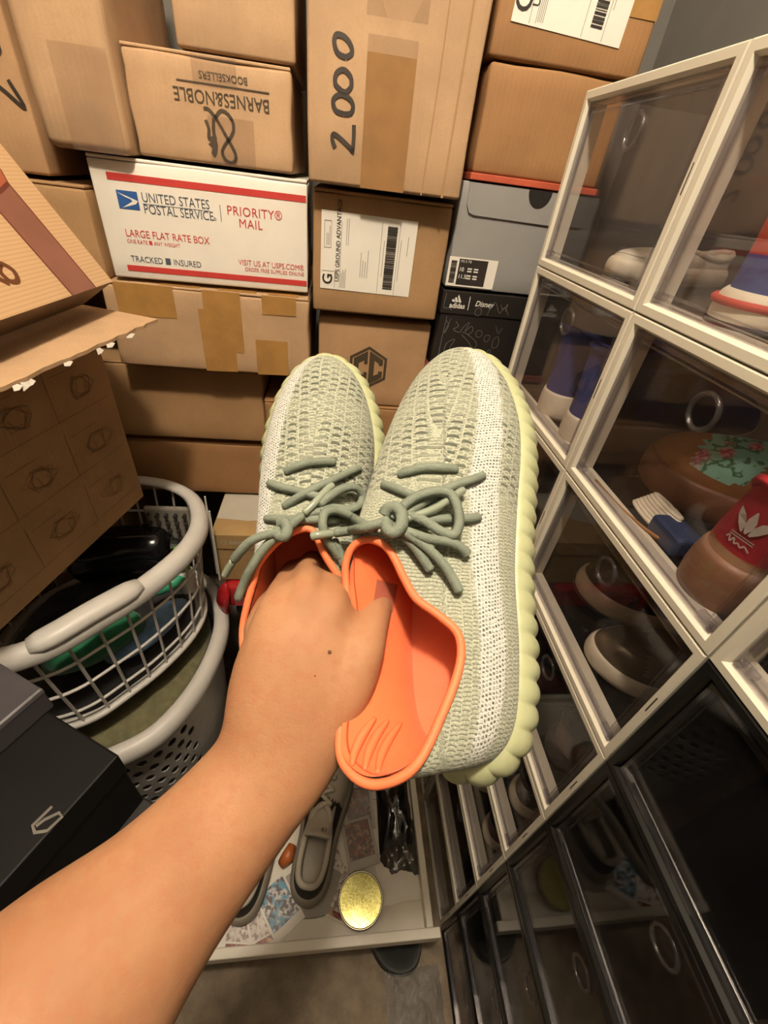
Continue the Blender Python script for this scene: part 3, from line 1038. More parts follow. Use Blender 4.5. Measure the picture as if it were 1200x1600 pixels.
def frame_from(heel, toe, upish, roll):
    X = (toe - heel).normalized()
    U = (upish - X * X.dot(upish)).normalized()
    Y = U.cross(X)
    q = Matrix.Rotation(roll, 3, X)
    U = q @ U
    Y = U.cross(X)
    m = Matrix((X, Y, U)).transposed().to_4x4()
    m.translation = heel
    return m


def shoe_simple(label, mw, L, up_m, sole_m, lin_m, lace_m=None, zones=None, zmat=None, sole_h=0.10, top=1.0, out=0.005, cat='shoe', group=None, name='sneaker', prof=None, outsole=None, coll=COLL, bars=4, toe_h=.13, outsole_h=.006):
    S = Shoe(L, sole_h, n=8, M=16, top=top, coll=coll, toe_h=toe_h)
    t = thing(name, label, cat, group=group, mw=mw)
    if zones:
        for z, (pn, m) in zmat.items():
            me = S.mesh_of(pn, zones, z)
            if len(me.polygons):
                put(pn, me, m, t)
    else:
        put('upper', S.mesh_of('upper'), up_m, t)
    put('lining', S.lining_mesh(), lin_m, t)
    put('midsole', S.sole_mesh(0.0, n=8, out=out, prof=prof), sole_m, t)
    put('insole', S.insole_mesh(), lin_m, t)
    MB().tube(S.collar_pts(), 0.0042, 6, closed=True).build('collar_binding', lin_m, t, smooth=True)
    if outsole:
        put('outsole', S.sole_mesh(0.0, n=4, out=out + .0012, lip=-S.sh * L + outsole_h, z0=-0.0006), outsole, t)
    if lace_m:
        bv = BVHTree.FromPolygons([Vector(v) for v in S.G.reshape(-1, 3)], S.faces(range(S.M)))
        for k in range(bars):
            x = (0.53 + 0.062 * k) * L
            hw = (0.052 + 0.004 * k) * L
            pts = []
            for j in range(9):
                f = -1 + 2 * j / 8
                p = bv.ray_cast(Vector((x + 0.012 * L * f * (-1) ** k, hw * f, L)), Vector((0, 0, -1)))[0]
                if p:
                    pts.append(p + Vector((0, 0, 0.0022 * (1 - .6 * f * f))))
            if len(pts) > 3:
                MB().tube(pts, 0.0034, 6, flat=0.6, up=(0, 0, 1)).build('lace', lace_m, t, smooth=True)
    return t, S
# ------------------------------------------------------------------ the held pair of knit sneakers
def knit_material(name, base_a, base_b, gap, stripe_a, stripe_b):
    m, t, b = base(name)
    uv = t.new('ShaderNodeUVMap', uv_map='knit').outputs[0]
    sep = t.new('ShaderNodeSeparateXYZ')
    t.l.new(uv, sep.inputs[0])
    tc = t.new('ShaderNodeTexCoord').outputs['Object']
    wob = t.math('MULTIPLY', t.math('SUBTRACT', t.noise(tc, 55, 2), 0.5), 0.0035)
    U = t.math('ADD', sep.outputs[0], wob)
    V = t.math('ADD', sep.outputs[1], t.math('MULTIPLY', wob, 0.6))

    def cells(pu, pv, stag):
        col = t.math('FLOOR', t.math('DIVIDE', V, pv))
        par = t.math('FRACT', t.math('MULTIPLY', col, stag))
        fu = t.math('FRACT', t.math('ADD', t.math('DIVIDE', U, pu), par))
        fv = t.math('FRACT', t.math('DIVIDE', V, pv))
        return fu, fv

    def dashes(pu, pv, stag, wu, wv):
        fu, fv = cells(pu, pv, stag)
        bow = t.math('MULTIPLY', t.math('POWER', t.math('ABSOLUTE', t.math('SUBTRACT', fv, .5)), 2.0), 0.9)
        au = t.math('ABSOLUTE', t.math('SUBTRACT', t.math('ADD', fu, bow), 0.5))
        av = t.math('ABSOLUTE', t.math('SUBTRACT', fv, 0.5))
        mu = t.math('SUBTRACT', 1.0, t.ramp(au, wu * .55, wu))
        mv = t.math('SUBTRACT', 1.0, t.ramp(av, wv * .8, wv))
        return t.math('MULTIPLY', mu, mv)

    at = lambda n: t.new('ShaderNodeAttribute', attribute_name=n).outputs['Fac']
    st, da = at('stripe'), at('dash')
    # patches where the open knit closes up
    area = t.ramp(t.noise(uv, 34, 1), 0.40, 0.62)
    big = t.math('MULTIPLY', dashes(0.0064, 0.0078, 0.5, 0.20, 0.40), t.math('ADD', 0.45, t.math('MULTIPLY', area, 0.55)))
    small = dashes(0.0026, 0.0030, 0.5, 0.28, 0.36)
    plain = t.math('MULTIPLY', dashes(0.0022, 0.0046, 0.37, 0.22, 0.46), 0.40)
    hole = t.math('MAXIMUM', t.math('MULTIPLY', big, da), t.math('MULTIPLY', plain, t.math('SUBTRACT', 1.0, da)))
    hole = t.math('MAXIMUM', hole, t.math('MULTIPLY', t.math('MULTIPLY', small, da), 0.42))
    fine = t.noise(tc, 900, 2, 0.7)
    yarn = t.mix(t.ramp(fine, 0.36, 0.64), base_b, base_a)
    col = t.mix(t.math('MULTIPLY', hole, 0.92), yarn, gap)  # open stitches darkened: the shade inside them is put into the colour
    sd = dashes(0.0024, 0.0021, 0.33, 0.30, 0.36)
    sc_ = t.mix(t.math('MULTIPLY', sd, t.ramp(t.noise(tc, 500, 1), .35, .6)), stripe_a, stripe_b)
    t.l.new(t.mix(t.math('MULTIPLY', st, 0.92), col, sc_), b.inputs['Base Color'])
    b.inputs['Roughness'].default_value = 0.82
    b.inputs['Sheen Weight'].default_value = 0.15
    b.inputs['Specular IOR Level'].default_value = 0.25
    hgt = t.math('SUBTRACT', t.math('MULTIPLY', fine, 0.35), t.math('ADD', t.math('MULTIPLY', hole, t.math('SUBTRACT', 1.0, st)), t.math('MULTIPLY', sd, t.math('MULTIPLY', st, 0.5))))
    t.l.new(t.bump(hgt, 0.9, 0.0016), b.inputs['Normal'])
    MATS[name] = m
    return m


KNIT = knit_material('sage_knit', hexc(0xB8B9A4), hexc(0x969A86), hexc(0x4C5244), hexc(0xD0D0C8), hexc(0x585C52))
OR = mat('orange_lining', 0xE8713F, rough=0.75, var=0.06, nscale=30, bump=0.35, bscale=700, sheen=0.2)
ORB = mat('orange_binding', 0xE97A4C, rough=0.6, var=0.05, bump=0.2, bscale=500)
BOOST = mat('pale_green_rubber', 0xAEB18A, rough=0.34, var=0.05, nscale=30, sss=0.35, spec=0.4)
GUM = mat('gum_outsole', 0xC99A72, rough=0.45, var=0.08)
LACE = mat('sage_lace', 0x747C6D, rough=0.7, var=0.10, nscale=60, bump=0.5, bscale=900)
AGLET = mat('clear_lace_tip', 0x8E9683, rough=0.2, var=0.1, coat=0.6)

TOWARD = (MR @ Vector((0, 0, 1)))


def collar_from(heel, toe, mw, px_z):
    """collar loop in shoe lengths from where its edge is seen and how high above the sole it runs"""
    L = (toe - heel).length
    inv = mw.inverted()
    e = inv @ EYE
    out = []
    for px, py, z in px_z:
        d = (inv.to_3x3() @ ray(px, py))
        p = e + d * ((z * L - e.z) / d.z)
        out.append((p.x / L, p.y / L, z))
    return out


R_COLLAR = [(590, 1226, .285), (548, 1208, .285), (530, 1165, .272), (540, 1080, .250), (546, 1010, .250), (546, 960, .262), (541, 915, .275), (540, 885, .288), (546, 863, .297), (555, 851, .301), (566, 845, .303),
            (578, 843, .303), (592, 847, .303), (606, 857, .300), (618, 876, .293), (632, 905, .280), (651, 936, .266), (686, 962, .250), (716, 992, .240), (718, 1040, .240), (690, 1118, .258), (648, 1198, .280)]
L_COLLAR = [(470, 1140, .280), (430, 1120, .280), (400, 1085, .270), (384, 1040, .255), (379, 988, .248), (386, 945, .257), (397, 906, .270), (403, 884, .280), (420, 860, .290), (443, 839, .296), (464, 829, .299),
            (480, 826, .300), (491, 832, .300), (499, 848, .297), (508, 868, .290), (522, 890, .280), (538, 915, .267), (547, 945, .256), (548, 990, .250), (545, 1040, .254), (533, 1090, .262), (508, 1130, .275)]


HOUTL = [(0, 0), (.02, .058), (.08, .098), (.2, .114), (.35, .118), (.5, .134), (.65, .153), (.76, .152), (.87, .128), (.95, .086), (.99, .038), (1, 0)]


def held_shoe(label, heel_px, heel_d, toe_px, toe_d, roll, lateral, coll, ribs=()):
    heel, toe = at_d(*heel_px, heel_d), at_d(*toe_px, toe_d)
    mw = frame_from(heel, toe, TOWARD, roll)
    L = (toe - heel).length
    S = Shoe(L, 0.100, n=12, M=30, outl=HOUTL, coll=collar_from(heel, toe, mw, coll), bulge=0.004, toe_h=0.115, spring=0.02)
    t = thing('sneaker', label, 'sneaker', mw=mw, group='held pair of sage knit sneakers')
    me = S.mesh_of('knit_upper')
    S.attributes(me, lateral)
    put('knit_upper', me, KNIT, t)
    lo = put('lining', S.lining_mesh(), OR, t)
    put('insole', S.insole_mesh(), mat('pink_orange_insole', 0xDE7650, 0.7, 0.06, bump=0.3, bscale=600), t)
    put('midsole', S.sole_mesh(0.0030, 0.0128, n=34, out=0.0085, lip=0.006), BOOST, t)
    put('outsole', S.sole_mesh(0.0, n=8, out=0.0045, lip=-0.100 * L + 0.006, z0=-0.001), GUM, t)
    MB().tube(S.collar_pts(), 0.0024, 8, closed=True).build('collar_binding', ORB, t, smooth=True)
    # stitched seam just inside the binding
    inner = [Vector(p) for p in S.inner[S.M - 2]]
    MB().tube(inner, 0.0006, 4, closed=True).build('stitching', mat('dark_orange_thread', 0xB9512A, 0.8), lo)
    # three padded ribs inside the heel
    if ribs:
        ins = S.insole_mesh()
        iv = [mw @ v.co for v in ins.vertices]
        lv = [mw @ Vector(p) for p in S.inner.reshape(-1, 3)]
        bv = BVHTree.FromPolygons(iv + lv, [tuple(p.vertices) for p in ins.polygons] + [tuple(i + len(iv) for i in f) for f in S.faces(range(S.M))])
        inv = mw.inverted()
        for path in ribs:
            pts = []
            for x, y in crom(path, 5):
                h = bv.ray_cast(EYE, ray(x, y))
                if h[0]:
                    pts.append(inv @ (h[0] - ray(x, y) * 0.0004))
            n_ = len(pts)
            MB().tube(pts, [0.0026 * math.sin(math.pi * (0.14 + 0.74 * j / (n_ - 1))) for j in range(n_)], 8).build('heel_rib', ORB, lo, smooth=True)
    if ribs:
        q4 = []
        for x, y in ((589, 905), (622, 914), (613, 958), (582, 950)):
            h = bv.ray_cast(EYE, ray(x, y))
            if h[0]:
                q4.append(inv @ (h[0] - ray(x, y) * 0.0008))
        if len(q4) == 4:
            MB().add(q4, [(0, 1, 2, 3)]).build('size_print', mat('faded_pink_print', 0xA0543F, 0.7), lo, fix=False)
    vs = [mw @ Vector(v) for v in S.G.reshape(-1, 3)]
    return t, S, mw, vs, S.faces(range(S.M))


RS = held_shoe('sage knit sneaker with the wide-open orange collar and thumb inside', (746, 1196), 0.262, (732, 600), 0.400, math.radians(-25), -1, R_COLLAR,
                ribs=[[(586, 1122), (568, 1146), (555, 1172), (550, 1196)], [(606, 1126), (588, 1150), (575, 1178), (570, 1203)], [(626, 1130), (608, 1155), (595, 1182), (590, 1208)]])
LS = held_shoe('sage knit sneaker with the fingers buried in its collar', (500, 1120), 0.325, (517, 598), 0.405, math.radians(0), 1, L_COLLAR)
vv = RS[3] + LS[3]
ff = RS[4] + [tuple(i + len(RS[3]) for i in f) for f in LS[4]]
SHOES = BVHTree.FromPolygons(vv, ff)


def lace(owner, pts, r=0.0029, lift=0.0028, name='lace', m=LACE, tip=None, taper=False, air=None):
    """a cord laid over the shoes along picture points; each point (px, py[, extra lift])"""
    P = crom([(p[0], p[1], p[2] if len(p) > 2 else 0.0) for p in pts], 9)
    rows = []
    for x, y, e in P:
        d = ray(x, y)
        h = SHOES.ray_cast(EYE, d)
        depth = None
        if h[0] is not None:
            depth = (h[0] - EYE).dot(-TOWARD)
        rows.append([x, y, e, depth])
    known = [k for k, r_ in enumerate(rows) if r_[3] is not None]
    for k, r_ in enumerate(rows):
        if r_[3] is None:
            j = min(known, key=lambda q: abs(q - k)) if known else None
            r_[3] = (rows[j][3] if j is not None else (air or 0.26))
    if air is not None:
        for r_ in rows:
            r_[3] = air
    D = np.array([r_[3] for r_ in rows])
    for _ in range(6):
        D2 = D.copy()
        D2[1:-1] = (D[:-2] + D[1:-1] * 2 + D[2:]) / 4
        D = np.minimum(D2, D + 0.001)
    W = [at_d(r_[0], r_[1], D[k] - lift - r_[2]) for k, r_ in enumerate(rows)]
    inv = owner.matrix_world.inverted()
    rr = [r] * len(W)
    for q_, k_ in ((0, .35), (1, .75), (-1, .35), (-2, .75)):
        rr[q_] *= k_
    o = MB().tube([inv @ w for w in W], rr, 12, ridge=0.07).build(name, m, owner, smooth=True)
    return o


bpy.context.view_layer.update()
R_, L_ = RS[0], LS[0]
# right shoe: crossing bars, bow, free ends
for pts in ([(622, 742, -.002), (640, 736), (662, 731), (690, 731), (716, 734, -.003)],
            [(597, 756, -.002), (615, 762), (640, 772), (668, 781), (694, 786, -.002)],
            [(756, 742, -.003), (742, 748), (715, 757), (690, 768, .002), (664, 783, .003), (640, 800, .004), (622, 808, .004)],
            [(749, 808, -.003), (735, 810), (705, 811), (670, 813, .002), (640, 815, .003), (618, 812, .004)],
            [(680, 800, .002), (655, 808, .003), (632, 813, .004), (600, 815, .004)]):
    lace(R_, pts)
lace(R_, [(612, 812, .007), (626, 795, .009), (650, 777, .010), (680, 768, .010), (703, 772, .010), (714, 792, .010), (717, 818, .009), (708, 836, .008), (688, 830, .008), (664, 815, .008), (640, 806, .008), (620, 808, .008)], name='lace_loop')
lace(R_, [(726, 764, .004), (708, 776, .006), (684, 792, .007), (656, 804, .008), (630, 812, .008)], r=0.0024, m=AGLET, name='lace_tip')
lace(R_, [(612, 822, .007), (640, 832, .009), (670, 842, .009), (704, 848, .006), (722, 858, .003), (731, 868, .001)], name='lace_end')
lace(R_, [(612, 824, .008), (636, 834, .008), (662, 852, .007), (690, 878, .005), (708, 905, .003), (719, 927, .001)], name='lace_end')
lace(R_, [(628, 836, .004), (644, 850, .004), (660, 872, .003), (674, 893, .001)], name='lace_end')
lace(R_, [(600, 806, .010), (606, 796, .012), (618, 793, .013), (627, 803, .013), (627, 820, .013), (616, 832, .012), (606, 828, .011), (603, 814, .010)], name='lace_knot', r=0.0036)
lace(R_, [(610, 812, .010), (580, 822, .012), (548, 829, .012), (520, 833, .012)], name='lace_end')
lace(R_, [(522, 833, .012), (500, 836, .011), (485, 838, .010)], r=0.0026, m=AGLET, name='lace_tip')
# left shoe
for pts in ([(445, 738, -.002), (460, 730), (482, 723), (505, 721), (524, 722, -.003)],
            [(419, 754, -.002), (435, 760), (460, 766), (490, 774), (512, 780, -.001)],
            [(563, 731, -.003), (545, 738), (520, 750, .001), (490, 764, .001), (464, 778), (442, 793, -.003)],
            [(414, 810, -.002), (435, 811), (465, 812), (500, 812, .001), (530, 813, -.002)],
            [(470, 806, .002), (500, 800, .002), (535, 800, .001), (560, 806, -.002)]):
    lace(L_, pts)
lace(L_, [(498, 790, .004), (515, 776, .006), (535, 764, .007), (554, 762, .007), (566, 774, .007), (561, 790, .006), (545, 797, .006), (522, 794, .005), (500, 800, .004)], name='lace_loop')
lace(L_, [(590, 826, .004), (570, 820, .006), (545, 805, .007), (524, 798, .008), (508, 802, .008), (504, 820, .008), (510, 840, .006), (522, 858, .004), (532, 872, .002)], name='lace_loop')
lace(L_, [(521, 757, .004), (508, 768, .005), (488, 790, .006), (474, 803, .006)], r=0.0024, m=AGLET, name='lace_tip')
lace(L_, [(474, 803, .006), (458, 818, .007), (442, 832, .006)], name='lace_end')
lace(L_, [(436, 820, .008), (445, 817, .010), (449, 828, .010), (444, 838, .010), (435, 836, .009), (434, 826, .008)], name='lace_knot', r=0.0036)
dA = 0.268
lace(L_, [(440, 832, .0), (415, 836, .0), (392, 846, .0), (374, 864, -.004), (365, 876, -.008)], air=dA, name='lace_end')
lace(L_, [(365, 876, -.008), (357, 888, -.011), (350, 901, -.014)], r=0.0024, m=AGLET, air=dA, name='lace_tip')
lace(L_, [(432, 838, .002), (412, 858, .002), (394, 886, .0), (382, 910, -.004), (371, 939, -.008)], air=dA + .004, name='lace_end')
lace(L_, [(520, 842, .003), (530, 862, .003), (538, 885, .002)], name='lace_end')
# ------------------------------------------------------------------ the arm and hand
def loft(mb, secs, seg=20, nsub=6):
    """secs: (px, py, depth, half width, half thickness); ellipse rings across the path, thin towards the eye"""
    C = crom([(*at_d(a, b, d), w, t) for a, b, d, w, t in secs], nsub)
    pts = [Vector(c[:3]) for c in C]
    rings = []
    for i, p in enumerate(pts):
        t = (pts[min(i + 1, len(pts) - 1)] - pts[max(i - 1, 0)]).normalized()
        v = (p - EYE).normalized()
        u = v - t * t.dot(v)
        if u.length < 0.2:
            u = TOWARD - t * t.dot(TOWARD)
        u.normalize()
        w = t.cross(u)
        rings.append([p + w * math.cos(6.28319 * j / seg) * C[i][3] + u * math.sin(6.28319 * j / seg) * C[i][4] for j in range(seg)])
    vs = [q for r in rings for q in r]
    n = len(rings)
    fs = [(i * seg + j, i * seg + (j + 1) % seg, (i + 1) * seg + (j + 1) % seg, (i + 1) * seg + j) for i in range(n - 1) for j in range(seg)]
    fs += [tuple(range(seg))[::-1], tuple(range((n - 1) * seg, n * seg))]
    mb.add(vs, fs)


def skin_material():
    m, t, b = base('skin')
    tc = t.new('ShaderNodeTexCoord').outputs['Object']
    f1 = t.ramp(t.noise(tc, 28, 4), .3, .7)
    f2 = t.ramp(t.noise(tc, 160, 3), .42, .72)
    c = t.mix(f1, hexc(0x9E704F), hexc(0xAB7D5A))
    c = t.mix(t.math('MULTIPLY', f2, 0.45), c, hexc(0xA2684A))
    t.l.new(c, b.inputs['Base Color'])
    b.inputs['Roughness'].default_value = 0.62
    b.inputs['Specular IOR Level'].default_value = 0.25
    b.inputs['Subsurface Weight'].default_value = 0.12
    b.inputs['Subsurface Radius'].default_value = (0.008, 0.004, 0.002)
    b.inputs['Subsurface Scale'].default_value = 1.0
    h = t.math('ADD', t.noise(tc, 700, 2), t.math('MULTIPLY', t.noise(tc, 130, 3), 0.8))
    t.l.new(t.bump(h, 0.35, 0.0007), b.inputs['Normal'])
    MATS['skin'] = m
    return m


SKIN = skin_material()
mb = MB()
# forearm, wrist and back of the hand
loft(mb, [(-150, 1850, .148, .052, .046), (-40, 1725, .158, .050, .043), (124, 1538, .180, .0445, .038), (260, 1388, .203, .0350, .030), (385, 1243, .222, .0305, .024),
          (430, 1180, .228, .0325, .021), (458, 1110, .233, .0370, .020), (472, 1050, .238, .0375, .019), (478, 1000, .243, .0345, .018), (480, 955, .252, .0295, .0165), (482, 935, .262, .024, .014)], 24)
# four fingers curling down into the far shoe
loft(mb, [(408, 1010, .250, .0095, .0105), (408, 985, .258, .0105, .0110), (418, 950, .285, .0092, .0092), (432, 925, .315, .0085, .0085), (446, 905, .345, .0070, .0070)], 12)
loft(mb, [(436, 985, .246, .0105, .0115), (438, 945, .254, .0112, .0120), (448, 915, .285, .0098, .0098), (458, 893, .320, .0090, .0090), (467, 875, .352, .0072, .0072)], 12)
loft(mb, [(475, 975, .244, .0108, .0120), (478, 930, .251, .0118, .0125), (482, 902, .283, .0100, .0100), (487, 880, .320, .0092, .0092), (492, 862, .355, .0075, .0075)], 12)
loft(mb, [(512, 985, .243, .0108, .0120), (518, 945, .250, .0116, .0122), (518, 915, .280, .0100, .0100), (515, 892, .315, .0090, .0090), (513, 875, .345, .0072, .0072)], 12)
# thumb, out from the side of the palm near the wrist
loft(mb, [(480, 1165, .233, .012, .012), (515, 1112, .235, .0165, .0150), (544, 1064, .238, .0160, .0150), (566, 1020, .242, .0128, .0130), (578, 985, .252, .0108, .0112), (588, 952, .268, .0104, .0104), (598, 922, .288, .0098, .0092), (604, 903, .304, .0070, .0070)], 14)
# heel of the thumb
loft(mb, [(445, 1190, .236, .016, .012), (495, 1115, .240, .019, .015), (538, 1055, .245, .013, .014)], 14)
me = mb.mesh('person')
tmp = bpy.data.objects.new('tmp', me)
COL.objects.link(tmp)
rm = tmp.modifiers.new('r', 'REMESH')
rm.mode = 'VOXEL'
rm.voxel_size = 0.0021
sm = tmp.modifiers.new('s', 'SMOOTH')
sm.factor = 0.5
sm.iterations = 14
dg = bpy.context.evaluated_depsgraph_get()
me2 = bpy.data.meshes.new_from_object(tmp.evaluated_get(dg))
bpy.data.objects.remove(tmp)
me2.polygons.foreach_set('use_smooth', [True] * len(me2.polygons))
me2.name = 'person'
me2.materials.clear()
person = put('person', me2, SKIN)
tag(person, 'bare forearm and hand reaching in to hold the sneakers by their collars', 'person')
ARM = BVHTree.FromPolygons([v.co.copy() for v in me2.vertices], [tuple(p.vertices) for p in me2.polygons])
MOLE = mat('mole_brown', 0x6A4630, 0.6, 0.1)
for px, py, r in ((515, 1019, .0011), (492, 1056, .0005)):
    h = ARM.ray_cast(EYE, ray(px, py))
    if h[0]:
        bm = bmesh.new()
        bmesh.ops.create_uvsphere(bm, u_segments=8, v_segments=6, radius=r)
        m_ = bpy.data.meshes.new('mole')
        bm.to_mesh(m_)
        bm.free()
        put('mole', m_, MOLE, person).location = h[0]
# ------------------------------------------------------------------ shoes kept in the crates
def crate_shoe(label, c, r, dy, dx, yaw, L=0.285, **kw):
    """heel dx behind the door, dy across the crate; yaw 0 = toe straight back"""
    heel = Vector((X0 + 0.012 + dx, YC[c] + dy, row_z(r) + 0.0065))
    a = math.radians(yaw)
    X = Vector((math.cos(a), math.sin(a), 0))
    Y = Vector((-math.sin(a), math.cos(a), 0))
    m = Matrix((X, Y, Vector((0, 0, 1)))).transposed().to_4x4()
    m.translation = heel
    return shoe_simple(label, m, L, **kw)


def leather(n, c, rough=0.45, var=0.15, **k):
    return mat(n, c, rough, var, 40, bump=0.3, bscale=260, **k)


CREAM = leather('cream_leather', 0xD8CFBB, 0.5, 0.05)
CREAMS = leather('cream_rubber', 0xCFC5AE, 0.55, 0.06)
DARKLIN = leather('dark_lining', 0x2A2624, 0.8)
BLU = leather('blue_suede', 0x2C3A78, 0.75, 0.12)
BLUD = leather('navy_stripe', 0x35333F, 0.7, 0.1)
REDS = leather('red_suede', 0xB03A28, 0.7, 0.12)
TAN = leather('tan_nubuck', 0x9A6A3C, 0.7, 0.12)
GUMS = leather('brown_gum_rubber', 0x8A6145, 0.5, 0.08)
MINT = leather('mint_canvas', 0x8FC3AE, 0.75, 0.06)
HEELR = leather('red_heel_patch', 0xA82630, 0.6, 0.08)
BLKL = mat('black_patent', 0x2B2622, 0.16, 0.3, 25, bump=0.6, bscale=60, bdist=0.003)
GSUE = leather('grey_suede', 0x6C6454, 0.85, 0.15)
BRNZ = mat('bronze_patent', 0x6A5C48, 0.2, 0.2, 30, metal=0.35)
DKRED = leather('dark_red_mesh', 0x5A2622, 0.6, 0.3)

crate_shoe('crumpled pale shoe lying in the top crate by the back wall', 1, 0, 0.205, 0.222, 200, 0.20, up_m=mat('crinkled_white_leather', 0xC9C2B0, 0.55, 0.1, 30, bump=1.0, bscale=45, bdist=0.006), sole_m=CREAMS, lin_m=CREAM, top=0.45, sole_h=0.085, toe_h=.09, name='pale_shoe')
BCOLL = [(.0, 0, .42), (.01, .060, .42), (.06, .092, .40), (.18, .105, .37), (.30, .10, .36), (.385, .082, .37), (.44, .062, .38), (.472, .044, .385), (.492, .028, .39), (.503, .014, .39), (.508, .005, .39), (.51, 0, .39)]
zb = lambda x, y, z: 's' if (0.10 < x < 0.24 and z < .27 and abs(y) > .05) else 'u'
for k, (dy, yw) in enumerate(((0.150, -3), (0.066, 3))):
    crate_shoe(('blue suede shoe with a white rubber sole, farther one in its crate', 'blue suede shoe with a white rubber sole, nearer one in its crate')[k], 1, 1, dy, 0.008, yw, 0.275, up_m=BLU, sole_m=CREAM, lin_m=BLU, top=1.0, sole_h=0.125, out=0.003, coll=BCOLL,
               zones=zb, zmat={'u': ('upper', BLU), 's': ('side_stripe', BLUD)}, group='blue shoes in the crate')
zr = lambda x, y, z: 'b' if z < .185 + .02 * math.sin(x * 9) else 'u'
t, S = crate_shoe('red and blue shoe with a thick cream sole in the top crate', 2, 0, 0.196, 0.016, -26, 0.285, up_m=REDS, sole_m=CREAMS, lin_m=REDS, top=1.0, sole_h=0.095, out=0.006, coll=BCOLL, outsole_h=.011,
                  zones=zr, zmat={'u': ('upper', REDS), 'b': ('mudguard', leather('blue_mudguard', 0x35417E, 0.7))}, outsole=leather('dark_outsole', 0x262528, 0.7))
ln = [Vector(((p[0] - .5) * S.L * 1.045 + .5 * S.L, p[1] * S.L * 1.11, S.sh * S.L * 0.82 + S.lift(p[0]) * S.L)) for p in S.R]
MB().tube(ln, 0.0034, 6, closed=True).build('sole_line', REDS, t, smooth=True)


def flower_material():
    m, t, b = base('flowered_mint_canvas')
    tc = t.new('ShaderNodeTexCoord').outputs['Object']
    vo = t.new('ShaderNodeTexVoronoi')
    vo.inputs['Scale'].default_value = 46
    t.l.new(tc, vo.inputs['Vector'])
    blob = t.math('SUBTRACT', 1.0, t.ramp(vo.outputs['Distance'], 0.22, 0.42))
    pet = t.ramp(t.noise(tc, 260, 2), .4, .6)
    pink = t.mix(pet, hexc(0xB6526A), hexc(0xE0A0A0))
    nz = t.noise(tc, 70, 2)
    leaf = t.math('MULTIPLY', t.ramp(nz, .52, .56), t.math('SUBTRACT', 1.0, t.ramp(nz, .60, .64)))
    c = t.mix(leaf, hexc(0x8FC9B2), hexc(0x4E7A52))
    pick = t.ramp(t.noise(tc, 22, 1), .46, .54)
    c = t.mix(t.math('MULTIPLY', blob, pick), c, pink)
    t.l.new(c, b.inputs['Base Color'])
    b.inputs['Roughness'].default_value = 0.75
    MATS['flower'] = m
    return m


FLO = flower_material()


def zt(x, y, z):
    if x < 0.12 and z > 0.20:
        return 'h'
    if x < 0.12:
        return 'u'
    q = (x - 0.60) / 0.22
    if z > 0.20 and abs(q) < 1 and (abs(y) > .03 or x > .6):
        return 'u' if abs(x - .56 + (z - .25) * .3) < .04 else 'f'
    return 'u'


ZT = {'u': ('upper', TAN), 'h': ('heel_patch', HEELR), 'f': ('flowered_panel', FLO)}
tA, SA = crate_shoe('tan shoe with a red heel patch and white leaf emblem, heel towards the crate door', 2, 1, 0.050, 0.006, 14, 0.285, up_m=TAN, sole_m=GUMS, lin_m=HEELR, top=1.12, sole_h=0.155, out=0.005, zones=zt, zmat=ZT, group='tan flowered shoes in the crate', lace_m=CREAM)
# leaf emblem with three stripes and a script line on the heel patch, laid on the heel's outside
HB = BVHTree.FromPolygons([Vector(v) for v in SA.G.reshape(-1, 3)], SA.faces(range(SA.M)))


def on_heel(lines, w, nm, m):
    mb = MB()
    for lnn in lines:
        vs, fs = ribbon([tuple(p) for p in lnn], w)
        W = []
        for p in vs:
            h = HB.ray_cast(Vector((-0.2, p[0], p[1])), Vector((1, 0, 0)))
            W.append((h[0] + Vector((-0.0012, 0, 0))) if h[0] else Vector((-.01, p[0], p[1])))
        mb.add(W, fs)
    o = mb.build(nm, m, tA, fix=False)
    return o


WS = mat('white_stitch', 0xC9BFB5, 0.6, 0.05)
zc = 0.078
for sx_ in (-1, 0, 1):
    on_heel([[(sx_ * 0.003, zc - .002, .0015), (sx_ * .0055, zc + .004, .006), (sx_ * .009, zc + .010, .0065), (sx_ * .0125, zc + (.015 if sx_ else .018), .001)]], 0.004, 'leaf_emblem', WS)
for k in range(3):
    on_heel([[(-.009, zc - .0035 - k * .0022), (.009, zc - .0035 - k * .0022)]], 0.0009, 'emblem_stripe', HEELR if k == 0 else WS)
on_heel([crom([(.010, zc - .0125), (.008, zc - .0095), (.006, zc - .014), (.004, zc - .0095), (.002, zc - .0135), (0, zc - .0115), (-.003, zc - .0135), (-.005, zc - .011), (-.009, zc - .014)], 5)], 0.0012, 'script_line', WS)

tB, SB_ = crate_shoe('tan shoe with a mint flowered side panel, lying turned in its crate', 2, 1, 0.185, 0.045, 128, 0.245, up_m=TAN, sole_m=GUMS, lin_m=TAN, top=1.0, sole_h=0.135, out=0.005, zones=zt, zmat={'u': ('upper', TAN), 'h': ('heel_patch', TAN), 'f': ('flowered_panel', FLO)}, group='tan flowered shoes in the crate')
tB.matrix_world = Matrix.Translation(Vector((X0 + .245, YC[2] + .062, row_z(1) + .0065))) @ Matrix.Rotation(math.radians(130), 4, 'Z')
